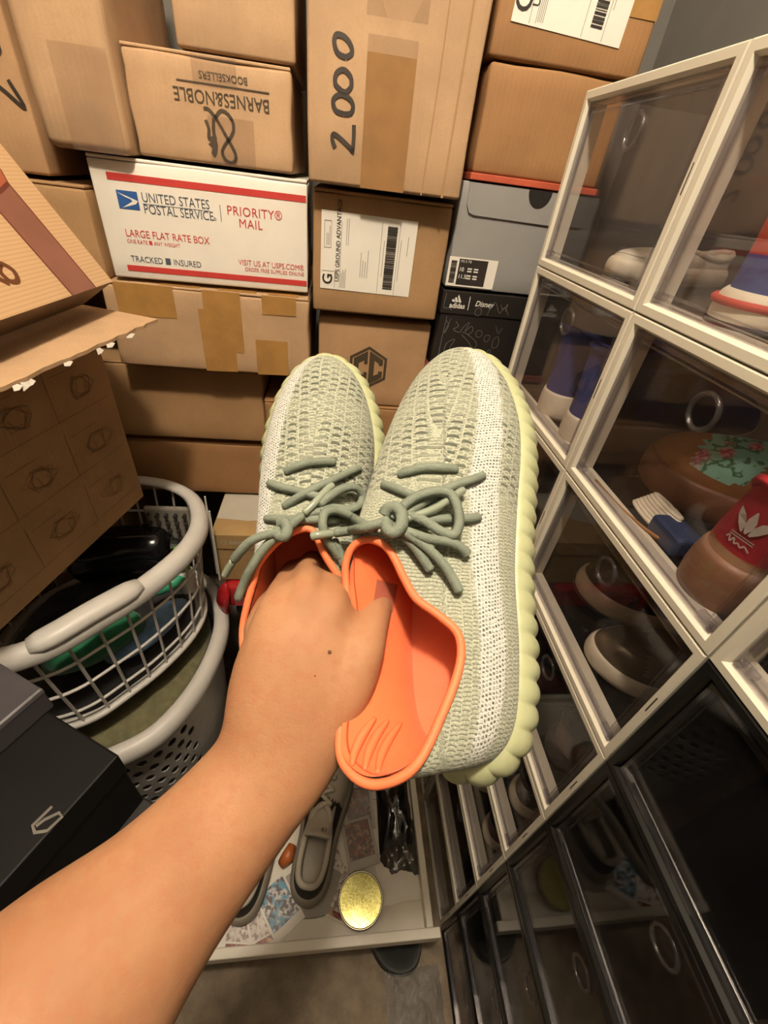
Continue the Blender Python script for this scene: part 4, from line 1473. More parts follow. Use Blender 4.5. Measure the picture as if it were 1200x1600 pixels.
# spare laces wound with a blue band, and a tan strap
t = thing('lace_bundle', 'bundle of cream shoelaces held by a blue paper band', 'shoelaces', (X0 + 0.040, YC[2] + 0.155, row_z(1) + 0.012))
for k in range(7):
    a = 0.013 - 0.0012 * k
    pts = [(0.004 * k * .4 + a * .5 * math.cos(6.283 * i / 22), 0.030 * math.sin(6.283 * i / 22) * (1 - .05 * k) - 0.004, 0.003 + 0.0046 * k * .6) for i in range(22)]
    MB().tube(pts, 0.0028, 6, closed=True, flat=.7).build('lace_coil', CREAM, t, smooth=True)
slab('paper_band', leather('navy_paper_band', 0x2A3658, .6), t, -0.012, 0.018, -0.056, -0.014, -0.004, 0.018, 0.004, 3)
o = MB().tube(crom([(X0 + .018, YC[2] + .225, row_z(1) + .010), (X0 + .022, YC[2] + .17, row_z(1) + .0095), (X0 + .030, YC[2] + .12, row_z(1) + .014), (X0 + .05, YC[2] + .10, row_z(1) + .018)], 6), 0.0035, 6, flat=.5).build('tan_strap', TAN, None, smooth=True)
tag(o, 'thin tan strap lying in front of the cream shoelaces', 'strap')
o = MB().tube(crom([(X0 + .05, YC[2] + .085, row_z(1) + .017), (X0 + .06, YC[2] + .075, row_z(1) + .024), (X0 + .075, YC[2] + .085, row_z(1) + .017), (X0 + .065, YC[2] + .10, row_z(1) + .015)], 5), 0.008, 7).build('mint_lace_knot', MINT, None, smooth=True)
tag(o, 'small mint coloured knot beside the tan shoe heel', 'lace')
o = MB().tube(crom([(X0 + .20, YC[2] + .17, row_z(1) + .125), (X0 + .215, YC[2] + .13, row_z(1) + .115), (X0 + .21, YC[2] + .09, row_z(1) + .13), (X0 + .22, YC[2] + .05, row_z(1) + .12), (X0 + .20, YC[2] + .03, row_z(1) + .10)], 6), [.012] * 24 + [.014], 8, flat=.6).build('red_lace_tangle', HEELR, None, smooth=True)
tag(o, 'tangle of red laces above the tan flowered shoes', 'laces')

zk = lambda x, y, z: 'o' if z < .20 else 'u'
tP, SP = crate_shoe('black patent shoe with a cream and green sole, standing behind the bronze one', 2, 2, 0.190, 0.030, -38, 0.225, up_m=BLKL, sole_m=CREAMS, lin_m=DARKLIN, top=1.0, sole_h=0.12, out=0.006, lace_m=BLKL, outsole=leather('dark_green_sole_band', 0x24302B, .6), name='patent_shoe')
tP.matrix_world = Matrix.Translation(Vector((X0 + .262, YC[2] + .112, row_z(2) + .0065))) @ Matrix.Rotation(math.radians(148), 4, 'Z')
zg = lambda x, y, z: 'h' if x > .78 or z < .16 else 'u'
tG, SG = crate_shoe('grey suede shoe with a bronze toe cap, in the third crate down', 2, 2, 0.070, 0.03, 0, 0.218, up_m=GSUE, sole_m=CREAMS, lin_m=GSUE, top=.9, sole_h=0.10, zones=zg, zmat={'u': ('upper', GSUE), 'h': ('toe_cap', BRNZ)}, name='suede_shoe')
tG.matrix_world = Matrix.Translation(Vector((X0 + .232, YC[2] + .036, row_z(2) + .0065))) @ Matrix.Rotation(math.radians(158), 4, 'Z')
for k, (r, m1, m2) in enumerate(((3, DKRED, DARKLIN), (4, BLKL, CREAMS), (5, DKRED, CREAMS))):
    for j, (dy, w_) in enumerate(((0.178, 'farther'), (0.078, 'nearer'))):
        crate_shoe(f'{("dark red", "black", "maroon")[k]} shoe, {w_} one in the {ORD[r]} crate of the middle column', 2, r, dy, 0.02, 0, 0.27, up_m=m1, sole_m=m2, lin_m=DARKLIN, group=f'shoes in the {ORD[r]} crate')
crate_shoe('white shoe in the ivory crate nearest the arm', 3, 1, 0.165, 0.012, 0, 0.28, up_m=CREAM, sole_m=CREAMS, lin_m=CREAM, lace_m=CREAM)

# ------------------------------------------------------------------ laundry baskets
BASK = mat('white_basket_plastic', 0xC9C5BE, rough=0.42, var=0.04, bump=0.05)
U_RIM = [(-.452, .366), (-.393, .390), (-.345, .440), (-.300, .497), (-.258, .580), (-.250, .660), (-.285, .742), (-.355, .785), (-.450, .792), (-.555, .770), (-.635, .705), (-.662, .600), (-.640, .485), (-.570, .405), (-.510, .372)]
L_RIM = [(-.445, .338), (-.354, .368), (-.300, .408), (-.258, .490), (-.240, .585), (-.246, .665), (-.284, .752), (-.360, .805), (-.460, .815), (-.570, .785), (-.650, .705), (-.672, .585), (-.640, .460), (-.550, .370)]
UZ, LZ = H - 0.56, H - 0.85
UC = Vector((-.455, .585))


def rim_path(pts, z, k=1.0, n=5, c=UC):
    return [Vector((c.x + (p[0] - c.x) * k, c.y + (p[1] - c.y) * k, z)) for p in crom(pts, n, closed=True)]


def rim_mesh(path, w=0.018, h=0.025):
    """rolled lip: flat top, rounded outer drop"""
    sec = [(-.012, -.001), (-.008, .004), (0, .0055), (.008, .003), (.0135, -.004), (.0145, -.016), (.012, -.020), (.010, -.015), (.008, -.006), (-.008, -.005)]
    n = len(path)
    mb = MB()
    vs = []
    for i, p in enumerate(path):
        t = (path[(i + 1) % n] - path[(i - 1) % n]).normalized()
        o = Vector((t.y, -t.x, 0))
        if o.dot(Vector((p.x - UC.x, p.y - UC.y, 0))) < 0:
            o = -o
        vs += [p + o * a * w / .015 + Vector((0, 0, b * h / .020)) for a, b in sec]
    k = len(sec)
    fs = [(i * k + j, i * k + (j + 1) % k, ((i + 1) % n) * k + (j + 1) % k, ((i + 1) % n) * k + j) for i in range(n) for j in range(k)]
    return mb.add(vs, fs)


t = thing('laundry_basket', 'white lattice laundry basket stacked in the round hamper', 'laundry basket', (UC.x, UC.y, H - 0.825))
base_off = Vector((UC.x, UC.y, H - 0.825))
loc = lambda path: [p - base_off for p in path]
rim_mesh([p for p in rim_path(U_RIM, UZ)]).build('rim', BASK, t, smooth=True).location = -base_off
path = rim_path(U_RIM, UZ)
hp = path[4:16]
n_ = len(hp)
mb = MB()
mb.tube([p - base_off + Vector((0, 0, 0.002 + 0.004 * math.sin(math.pi * i / (n_ - 1)))) for i, p in enumerate(hp)], [0.0135 + 0.006 * min(1, 3 * math.sin(math.pi * i / (n_ - 1))) for i in range(n_)], 10, flat=.75, up=(0, 0, 1)).build('handle', BASK, t, smooth=True)
levels = [(0.70, 0.97), (0.45, 0.935), (0.20, 0.90)]
hgt = UZ - (H - 0.825)
for f, k in levels:
    MB().tube(loc(rim_path(U_RIM, H - .825 + hgt * f, k)), 0.0030, 5, closed=True).build('hoop', BASK, t, smooth=True)
MB().tube(loc(rim_path(U_RIM, H - .825 + 0.010, 0.88)), 0.010, 8, closed=True, flat=.7).build('bottom_ring', BASK, t, smooth=True)
bot = loc(rim_path(U_RIM, H - .825 + 0.004, 0.88))
MB().prism(bot, (0, 0, 1), 0.004).build('bottom_plate', BASK, t)
dense = [Vector((p[0], p[1], 0)) for p in crom(U_RIM, 24, closed=True)]
# evenly spaced upright slats
seg = [(dense[(i + 1) % len(dense)] - dense[i]).length for i in range(len(dense))]
tot = sum(seg)
NS = 30
marks, acc, nxt = [], 0.0, 0.0
for i, s_ in enumerate(seg):
    while acc <= nxt < acc + s_ and len(marks) < NS:
        marks.append(dense[i])
        nxt += tot / NS
    acc += s_
for p in marks:
    pts = [Vector((UC.x + (p.x - UC.x) * k, UC.y + (p.y - UC.y) * k, H - .825 + hgt * f)) - base_off for f, k in ((0.98, 1.0), (.5, .945), (0.03, .885))]
    MB().tube(pts, 0.0036, 4, flat=.7).build('slat', BASK, t)

t = thing('laundry_hamper', 'white round hamper with punched holes standing on the carpet', 'laundry hamper', (UC.x, UC.y, 0))
off2 = Vector((UC.x, UC.y, 0))
rim_mesh([p - off2 for p in rim_path(L_RIM, LZ)], 0.019, 0.028)
rm_ = rim_mesh([p for p in rim_path(L_RIM, LZ)], 0.019, 0.028).build('rim', BASK, t, smooth=True)
rm_.location = -off2
# wall with holes
NA, NZ = 46, 13
ring = [Vector((p[0], p[1], 0)) for p in crom(L_RIM, 40, closed=True)]
sg = np.array([(ring[(i + 1) % len(ring)] - ring[i]).length for i in range(len(ring))])
cum = np.concatenate([[0], np.cumsum(sg)])


def ring_at(u, k):
    s_ = (u % 1.0) * cum[-1]
    i = min(int(np.searchsorted(cum, s_, 'right')) - 1, len(ring) - 1)
    f = (s_ - cum[i]) / sg[i]
    p = ring[i].lerp(ring[(i + 1) % len(ring)], f)
    return Vector(((p.x - UC.x) * k, (p.y - UC.y) * k, 0))


mb = MB()
zlo, zhi = 0.01, LZ - 0.004
for a in range(NA):
    for b in range(NZ):
        st = 0.5 * (b % 2)
        u0, u1 = (a + st) / NA, (a + 1 + st) / NA
        z0, z1 = zlo + (zhi - zlo) * b / NZ, zlo + (zhi - zlo) * (b + 1) / NZ

        def P(uu, zz, d=0.0):
            k = 0.86 + 0.12 * (zz - zlo) / (zhi - zlo) - d
            q = ring_at(uu, k)
            q.z = zz
            return q
        um, zm = (u0 + u1) / 2, (z0 + z1) / 2
        solid = b >= NZ - 2 or b < 3 or ((a * 7) // NA) % 2 == 1
        if solid:
            mb.add([P(u0, z0), P(u1, z0), P(u1, z1), P(u0, z1)], [(0, 1, 2, 3)])
        else:
            outer = [(u0, z0), (um, z0), (u1, z0), (u1, zm), (u1, z1), (um, z1), (u0, z1), (u0, zm)]
            ang = [225, 270, 315, 0, 45, 90, 135, 180]
            inn = [(um + (u1 - u0) * .33 * math.cos(math.radians(g)), zm + (z1 - z0) * .33 * math.sin(math.radians(g))) for g in ang]
            vs = [P(*q) for q in outer] + [P(*q) for q in inn] + [P(q[0], q[1], .012) for q in inn]
            fs = [(i, (i + 1) % 8, 8 + (i + 1) % 8, 8 + i) for i in range(8)] + [(8 + i, 8 + (i + 1) % 8, 16 + (i + 1) % 8, 16 + i) for i in range(8)]
            mb.add(vs, fs)
mb.build('pierced_wall', mat('grey_white_hamper_plastic', 0xA9A6A2, 0.45, 0.04), t, smooth=False, fix=False)
MB().prism([ring_at(i / 40, .855) + Vector((0, 0, .002)) for i in range(40)], (0, 0, 1), 0.006).build('bottom_plate', MATS['grey_white_hamper_plastic'], t)


def cloth(name, label, cat, m, pts, z, amp, seed, thick=0.03, cx=None):
    """heap of folded cloth: outline pts (x, y) raised with rolling folds"""
    rnd = random.Random(seed)
    ph = [rnd.uniform(0, 6.28) for _ in range(8)]
    loop_ = crom(pts, 6, closed=True)
    c = np.mean(np.array(loop_), 0)
    K = 9
    vs, fs = [], []
    n = len(loop_)
    for r in range(K + 1):
        f = 1 - r / K
        for p in loop_:
            x, y = c + (p - c) * f
            dome = math.sqrt(max(0, 1 - f * f))
            zf = thick * dome + amp * dome * (math.sin(70 * x + 40 * y + ph[0]) + .6 * math.sin(110 * y - 60 * x + ph[1]) + .5 * math.sin(160 * x + ph[2])) * .5
            vs.append((x, y, z + zf if r else z))
    for r in range(K):
        for i in range(n):
            fs.append((r * n + i, r * n + (i + 1) % n, (r + 1) * n + (i + 1) % n, (r + 1) * n + i))
    fs.append(tuple(range(n))[::-1])
    mb = MB().add(vs, fs)
    o = mb.build(name, m, None, smooth=True, fix=False)
    return tag(o, label, cat)


fab = lambda n, c: mat(n, c, 0.9, 0.18, 60, bump=0.6, bscale=600, sheen=0.2)
sc = lambda pts, k, dx=0, dy=0: [(UC.x + (p[0] - UC.x) * k + dx, UC.y + (p[1] - UC.y) * k + dy) for p in pts]
cloth('folded_clothes', 'olive clothes filling the hamper under the lattice basket', 'clothes', fab('olive_cloth', 0x6A6648), sc(L_RIM, .90), LZ - .065, .010, 2, .035)
hz = H - .815
cloth('black_clothes', 'black clothes heaped at the bottom of the lattice basket', 'clothes', fab('black_cloth', 0x1C1A1B), sc(U_RIM, .80), hz, .012, 5, .07)
cloth('blue_towel', 'crumpled light blue cloth pressed against the basket lattice', 'cloth', fab('light_blue_cloth', 0x6E90B8), [(-.375, .470), (-.330, .500), (-.296, .555), (-.285, .61), (-.305, .62), (-.33, .575), (-.365, .525), (-.40, .49)], hz + .075, .012, 8, .030)
cloth('green_cloth', 'dark green cloth inside the lattice basket', 'cloth', fab('dark_green_cloth', 0x1D6A46), [(-.45, .43), (-.385, .455), (-.335, .52), (-.36, .56), (-.42, .53), (-.48, .47)], hz + .105, .010, 11, .045)
t = thing('squeeze_bottle', 'white squeeze bottle with a bright green cap, inside the basket', 'bottle', (-.290, .640, hz + .088))
MB().tube([(0, 0, 0), (0, 0, .045), (0, 0, .06)], [.018, .018, .012], 14).build('body', mat('white_bottle', 0xD8D8D2, .35), t, smooth=True)
MB().tube([(0, 0, .06), (0, 0, .075), (-.003, 0, .10), (-.004, 0, .118)], [.014, .013, .008, .003], 12).build('cap', mat('lime_green_cap', 0x6FB82B, .35), t, smooth=True)
t = thing('mint_bottle', 'small mint green bottle lying in the basket', 'bottle', (-.335, .60, hz + .125))
MB().tube([(0, 0, 0), (.02, .012, .003), (.045, .03, .006), (.052, .035, .007)], [.012, .013, .010, .005], 12).build('body', mat('mint_plastic', 0x3E9E78, .35), t, smooth=True)
MB().tube([(-.012, -.008, 0), (0, 0, 0)], [.007, .008], 10).build('cap', mat('mint_cap', 0x59B796, .35), t, smooth=True)
t = thing('black_jug', 'shiny black container lying deep in the lattice basket', 'container', (-.43, .66, hz + .12))
MB().tube(crom([(-.09, .02, .0), (-.05, .03, .01), (.02, .05, .015), (.09, .06, .01)], 5), [.03, .045, .05, .052, .053, .053, .053, .053, .053, .052, .05, .05, .05, .05, .045, .03], 18).build('body', mat('black_gloss_plastic', 0x121113, .15), t, smooth=True)
MB().tube([(.09, .06, .01), (.11, .065, .008)], [.022, .02], 14).build('cap', mat('black_cap', 0x1A191B, .3), t)
t = thing('hairbrush', 'grey hairbrush with bristles standing at the back of the basket', 'brush', (-.335, .735, hz + .14))
slab('brush_head', mat('grey_brush_plastic', 0x8A847A, .5), t, -.045, .045, -.006, .006, 0, .09, .005)
for i in range(5):
    for j in range(4):
        MB().tube([(-.036 + .018 * i, -.006, .012 + .021 * j), (-.036 + .018 * i, -.016, .012 + .021 * j)], .0036, 6).build('bristle_pad', mat('dark_bristle', 0x2A2622, .8), t)
for k, (x, y, hh) in enumerate(((-.246, .700, .215), (-.236, .680, .195))):
    o = MB().tube([(0, 0, 0), (.002, .001, hh * .5), (.004, .002, hh)], [.0022, .0022, .0018], 6).build('plastic_rod', BASK, None)
    o.location = (x, y, H - 0.745)
    tag(o, ('taller', 'shorter')[k] + ' thin white rod sticking up beside the basket rim', 'rod', 'thin white rods by the basket')

# ------------------------------------------------------------------ open carton with a flap, and the patterned box on it
uu = Vector((0.246, 0.969, 0)).normalized()
nn_ = Vector((uu.y, -uu.x, 0))
cor = at_y(225, 775, 0.68)
ztopb = H - 0.196
t = thing('open_carton', 'large open carton with a torn flap hanging over the laundry basket', 'box', mw=Matrix.Translation(Vector((cor.x, cor.y, cor.z))) @ Matrix((nn_, uu, Vector((0, 0, 1)))).transposed().to_4x4())
# local: x outwards (to the aisle), y along the face (0 = far corner), z up
hb = ztopb - cor.z
slab('side_wall', KRAFT2, t, -0.006, 0.0, -0.34, 0.0, 0.0, hb, 0.0012)
slab('side_wall', KRAFT2, t, -0.42, -0.414, -0.34, 0.0, 0.0, hb, 0.0012)
slab('end_wall', KRAFT2, t, -0.414, -0.006, -0.006, 0.0, 0.0, hb, 0.0012)
slab('end_wall', KRAFT2, t, -0.414, -0.006, -0.34, -0.334, 0.0, hb, 0.0012)
slab('bottom', KRAFT2, t, -0.414, -0.006, -0.334, -0.006, 0.0, 0.006, 0.0012)
bpy.context.view_layer.update()
inv = t.matrix_world.inverted()
A = inv @ at_z(246, 496, ztopb + .008)
B = inv @ at_z(0, 601, ztopb + .008)
A.z = B.z = 0
dAB = (B - A).normalized()
edge = []
rnd = random.Random(9)
for i in range(34):
    p = A + dAB * (0.40 * i / 33)
    edge.append((p.x + rnd.uniform(-.0022, .0022), p.y, hb + .002 - 0.0))
poly = edge + [(-0.20, -0.60, hb + .012), (-0.20, 0.10, hb + .012)]
mb = MB()
k = len(edge)
top = [(x, y, z + .004) for x, y, z in edge]
inn = [(-0.20, y, hb + .010) for _, y, _ in edge]
inn_t = [(x, y, z + .004) for x, y, z in inn]
vs = edge + top + inn + inn_t
fs = []
for i in range(k - 1):
    fs += [(i, i + 1, k + i + 1, k + i), (k + i, k + i + 1, 3 * k + i + 1, 3 * k + i), (2 * k + i, 2 * k + i + 1, i + 1, i), (3 * k + i, 3 * k + i + 1, 2 * k + i + 1, 2 * k + i)]
fs += [(0, k, 3 * k, 2 * k), (k - 1, 3 * k - 1, 4 * k - 1, 2 * k - 1)]
fl_ = mb.add(vs, fs).build('flap', KRAFT3, t)
WT = mat('torn_white_paper', 0xCFC8BA, .7, .1)
for i, (f, ln_, dp) in enumerate(((.10, .012, .002), (.165, .010, .003), (.20, .006, .006), (.28, .008, .002), (.365, .006, .006), (.375, .006, .008), (.39, .006, .004))):
    p = A + dAB * (0.62 * f)
    q = A + dAB * (0.62 * f + ln_)
    MB().add([(p.x + .001, p.y, hb + .003), (q.x + .001, q.y, hb + .003), (q.x + .003, q.y - .002, hb + .003 - dp), ((p.x + q.x) / 2 + .004, (p.y + q.y) / 2, hb - dp * .4), (p.x + .003, p.y + .003, hb + .003 - dp * .6)], [(0, 1, 2, 3, 4)]).build('torn_scrap', WT, fl_, fix=False)
# printed assembly drawings on the aisle face (faint dark lines)
PRN = mat('faint_dark_print', 0x7A5B3A, .7, .1)
FM = Matrix(((0, 0, 1), (1, 0, 0), (0, 1, 0)))      # (a, b) -> along the face, up
rnd = random.Random(21)
lines = []
for r_ in range(3):
    zb_ = hb * (.12 + .27 * r_)
    lines.append([(-.335, zb_ - .008), (-.012, zb_ - .008)])
    for c_ in range(3):
        y0 = -.332 + .110 * c_
        lines.append([(y0, zb_ - .008), (y0, zb_ + .062)])
        yc, zc_ = y0 + .055, zb_ + .024
        for q in range(5):
            lines.append([(yc + rnd.uniform(.006, .036) * math.cos(6.283 * i / 6 + q), zc_ + rnd.uniform(.010, .020) * math.sin(6.283 * i / 6 + q)) for i in range(7)])
        lines.append([(y0 + .008, zb_ + .052), (y0 + .06, zb_ + .052)])
tag(strokes('assembly_print', lines, 0.0010, PRN, t, (0.0006, 0, 0), face=FM, smooth_n=1), kind='stuff')
sup = carton('tall plain carton on the floor carrying the open carton', 0.30, (-1.08, -0.70), (-1.365, cor.z - H - .001), 0.40, KRAFT2, scale=False)

# patterned toy box leaning back on the open carton
u3 = Vector((math.sin(math.radians(7.6)), math.cos(math.radians(7.6)), 0))
w3 = Vector((-.559, .075, .826)).normalized()
w3 = (w3 - u3 * u3.dot(w3)).normalized()
n3 = u3.cross(w3)
if n3.dot(TOWARD) < 0:
    n3 = -n3
c3 = at_y(176, 440, 0.665)
M3 = Matrix((u3, w3, n3)).transposed().to_4x4()
M3.translation = c3
t = thing('patterned_box', 'kraft patterned box with a red strap print, leaning on the open carton', 'box', mw=M3)


def stripe_board():
    m, t_, b = base('pin_striped_board')
    tc = t_.new('ShaderNodeTexCoord').outputs['Object']
    sep = t_.new('ShaderNodeSeparateXYZ')
    t_.l.new(tc, sep.inputs[0])
    s_ = t_.math('SINE', t_.math('MULTIPLY', sep.outputs[1], 1500))
    s2 = t_.math('SINE', t_.math('MULTIPLY', sep.outputs[0], 2600))
    f = t_.math('MULTIPLY', t_.ramp(s_, .2, .9), t_.ramp(s2, -.6, .4))
    t_.l.new(t_.mix(t_.math('MULTIPLY', f, .55), hexc(0xBF9C74), hexc(0x8C6A4C)), b.inputs['Base Color'])
    b.inputs['Roughness'].default_value = .45
    return m


STR = stripe_board()
slab('body', mat('patterned_box_side', 0x6E5A45, .5), t, -0.36, 0.0, 0.0, 0.36, -0.060, -0.001, .001)
slab('front_sheet', STR, t, -0.36, 0.0, 0.0, 0.36, -0.001, 0.0, 0)
STRAP = mat('red_brown_print', 0x7E5141, .45, .08)
STRAPD = mat('dark_red_brown_print', 0x5E2C20, .45, .08)
q = lambda name, m, x0, x1, y0, y1, z=.0004: slab(name, m, t, x0, x1, y0, y1, z - .0003, z, 0)
q('printed_strap', STRAP, -.085, -.040, 0.0, .36)
q('strap_edge', STRAPD, -.0865, -.085, 0, .36, .0006)
q('strap_edge', STRAPD, -.040, -.0385, 0, .36, .0006)
tongue = [(-.092 + .0, .30), (-.092, .135), (-.085, .120), (-.0625, .112), (-.040, .120), (-.033, .135), (-.033, .30)]
MB().prism([(a, b, .0006) for a, b in tongue], (0, 0, 1), .0003).build('strap_tongue', mat('red_strap_tongue', 0x9A5237, .4, .08), t)
MB().prism([(a_, b_ - .004, .0005) for a_, b_ in tongue], (0, 0, 1), .0001).build('tongue_shadow', STRAPD, t)  # dark copy set lower: the tongue's shadow, put in as print colour
MB().prism([(-.0625 + .004 * math.cos(i), .16 + .003 * math.sin(i), .0010) for i in np.linspace(0, 6.28, 10)[:-1]], (0, 0, 1), .0002).build('strap_hole', STRAPD, t)
bk = [(-.105, .245), (-.105, .20), (-.095, .192), (-.03, .192), (-.020, .20), (-.020, .245), (-.03, .253), (-.095, .253)]
MB().tube([(a, b, .0016) for a, b in bk], .0030, 6, closed=True, flat=.4, up=(0, 0, 1)).build('printed_buckle', mat('pale_buckle_print', 0xB7ABA0, .4), t, smooth=True)
q('photo_border', mat('cream_border', 0xE6D9BE, .5), -.36, -.148, .085, .30, .0005)
q('photo_print', mat('grey_photo', 0x6E7468, .4, .35, 30), -.36, -.151, .088, .297, .0008)
FK = mat('brown_script_print', 0x5B3218, .5)
for g in ([(0, -.004), (.004, .018), (.012, .030), (.014, .020), (.006, -.012), (.001, -.016), (.006, .004), (.016, .006)],
          [(.020, .014), (.018, .002), (.024, -.002), (.031, .012), (.030, .0), (.035, -.001)],
          [(.038, .012), (.037, -.002), (.041, .010), (.047, .012), (.047, -.001), (.052, .0)],
          [(.055, .030), (.054, -.002)], [(.068, .014), (.056, .006), (.062, .004), (.069, -.003)],
          [(.078, .013), (.071, .008), (.072, -.001), (.080, -.002), (.085, .006), (.080, .013), (.075, .012)]):
    strokes('script_letter', [[(x * 1.15, z * 1.15) for x, z in g]], .0050, FK, t, (-.232, .030, .0006), face='top', smooth_n=5)
strokes('crown_mark', [[(-.146, .064), (-.150, .074), (-.143, .068), (-.140, .077), (-.136, .068), (-.129, .074), (-.131, .064)]], .0012, MATS['brown_script_print'], t, (0, 0, .0007), face='top', smooth_n=1)
slab('side_trim', mat('blue_side_print', 0x3C4C8C, .5), t, -0.36, -0.02, 0.3602, 0.364, -0.06, -0.001, .0005)

# ------------------------------------------------------------------ black shoe boxes by the arm
BLK = mat('matt_black_box', 0x0B0908, .6, .2, 12, bump=.1, spec=.25)
cb = at_z(186, 1180, H - .545)
far = Vector((-.88, .475, 0)).normalized()
near = Vector((-.475, -.88, 0))
Mb = Matrix((far, near, Vector((0, 0, -1)))).transposed()
ang = math.atan2(-near.y, -near.x)      # local +y = -near, +x = -far
Mk = Matrix((-far, -near, Vector((0, 0, 1)))).transposed().to_4x4()


def black_box(label, corner, wx, dy, z1, hh, lid=True, m=BLK):
    mm = Mk.copy()
    mm.translation = (corner.x, corner.y, z1 - hh)
    t = thing('shoe_box', label, 'box', mw=mm)
    slab('body', m, t, -wx + .002, -.002, -dy + .002, -.002, 0, hh - .004, .002)
    if lid:
        slab('lid', m, t, -wx, 0, -dy, 0, hh - .04, hh, .0025)
    return t


t = black_box('black shoe box with a grey outlined emblem on its lid', cb, .23, .33, cb.z, .13)
EMB = mat('dull_grey_print', 0x6E6860, .5, .15)
bpy.context.view_layer.update()
pl = t.matrix_world.inverted() @ at_z(75, 1285, cb.z)
Fm = Matrix(((1, 0, 0), (0, 1, 0), (0, 0, 1)))
strokes('emblem', [[(-.009, .011), (-.0105, -.008), (-.003, -.011), (.006, -.005), (.008, .009), (.002, .010), (-.005, .0), (-.007, -.007)]], .0032, EMB, t, (pl.x, pl.y, .1305), face='top', smooth_n=1)
t2 = black_box('dark box under the black shoe box, jutting out with a card on it', cb + (-far) * .03, .20, .30, cb.z - .132, .20, True, mat('charcoal_box', 0x14110F, .6, .15))
t3 = black_box('tall dark carton at the bottom of the black box stack', cb + (-far) * .0, .15, .30, cb.z - .334, cb.z - .335, False, MATS['charcoal_box'])
gb = at_z(66, 1076, cb.z + .04)
mm = Mk.copy()
mm.translation = (gb.x, gb.y, cb.z + .0005)
t = thing('grey_box', 'slim dark grey box lying on the black shoe box', 'box', mw=mm)
slab('body', mat('dark_grey_gloss', 0x4A474A, .35, .1), t, -.11, 0, -.26, 0, 0, .04, .002)
slab('edge_print', mat('pale_grey_edge', 0x6B686A, .35), t, -.003, .0004, -.26, 0, .032, .039, .0004)
# card in a clear sleeve
mm = Mk.copy()
cc = at_z(172, 1222, cb.z - .13)
mm.translation = (cc.x, cc.y, cb.z - .1315)
t = thing('sleeved_card', 'printed card in a clear sleeve beside the black shoe box', 'card', mw=mm @ Matrix.Rotation(math.radians(14), 4, 'Z'))
slab('card', mat('grey_card_print', 0x6C675F, .4, .35, 60), t, -.060, -.003, -.085, -.003, .0006, .0016, 0)
slab('border', mat('pale_card_border', 0x8F897E, .4), t, -.063, 0, -.088, 0, 0, .0006, 0)
slab('sleeve', clear('card_sleeve', (.9, .9, .9), .1, 1.45, .05), t, -.064, .001, -.089, .001, .0017, .0022, 0)
# ------------------------------------------------------------------ white tray on the floor, with its contents
TW = mat('white_painted_board', 0xD2CBBB, rough=0.45, var=0.04, bump=0.05)
TZ = 0.235
fr = at_z(685, 1452, TZ)
TX1, TY0 = fr.x, fr.y
TX0, TY1 = -0.222, 0.60
t = thing('white_tray', 'low white tray table with raised rails, holding sneakers and cards', 'tray', (0, 0, 0))
slab('tray_floor', TW, t, TX0, TX1 - .010, TY0 + .002, TY1, TZ - .034, TZ - .026, .001)
slab('front_rail', TW, t, TX0, TX1 + .004, TY0 - .012, TY0 + .004, TZ - .045, TZ, .002)
slab('side_rail', TW, t, TX1 - .022, TX1 - .008, TY0 + .004, TY1, TZ - .04, TZ - .002, .002)
slab('side_rail', TW, t, TX0, TX0 + .012, TY0 + .004, TY1, TZ - .04, TZ - .002, .002)
slab('back_rail', TW, t, TX0, TX1 - .008, TY1 - .012, TY1, TZ - .04, TZ - .002, .002)
for x in (TX0 + .004, TX1 - .05):
    for y in (TY0 + .16, TY1 - .05):
        slab('leg', TW, t, x, x + .03, y, y + .03, 0, TZ - .034, .002)
TF = TZ - .026

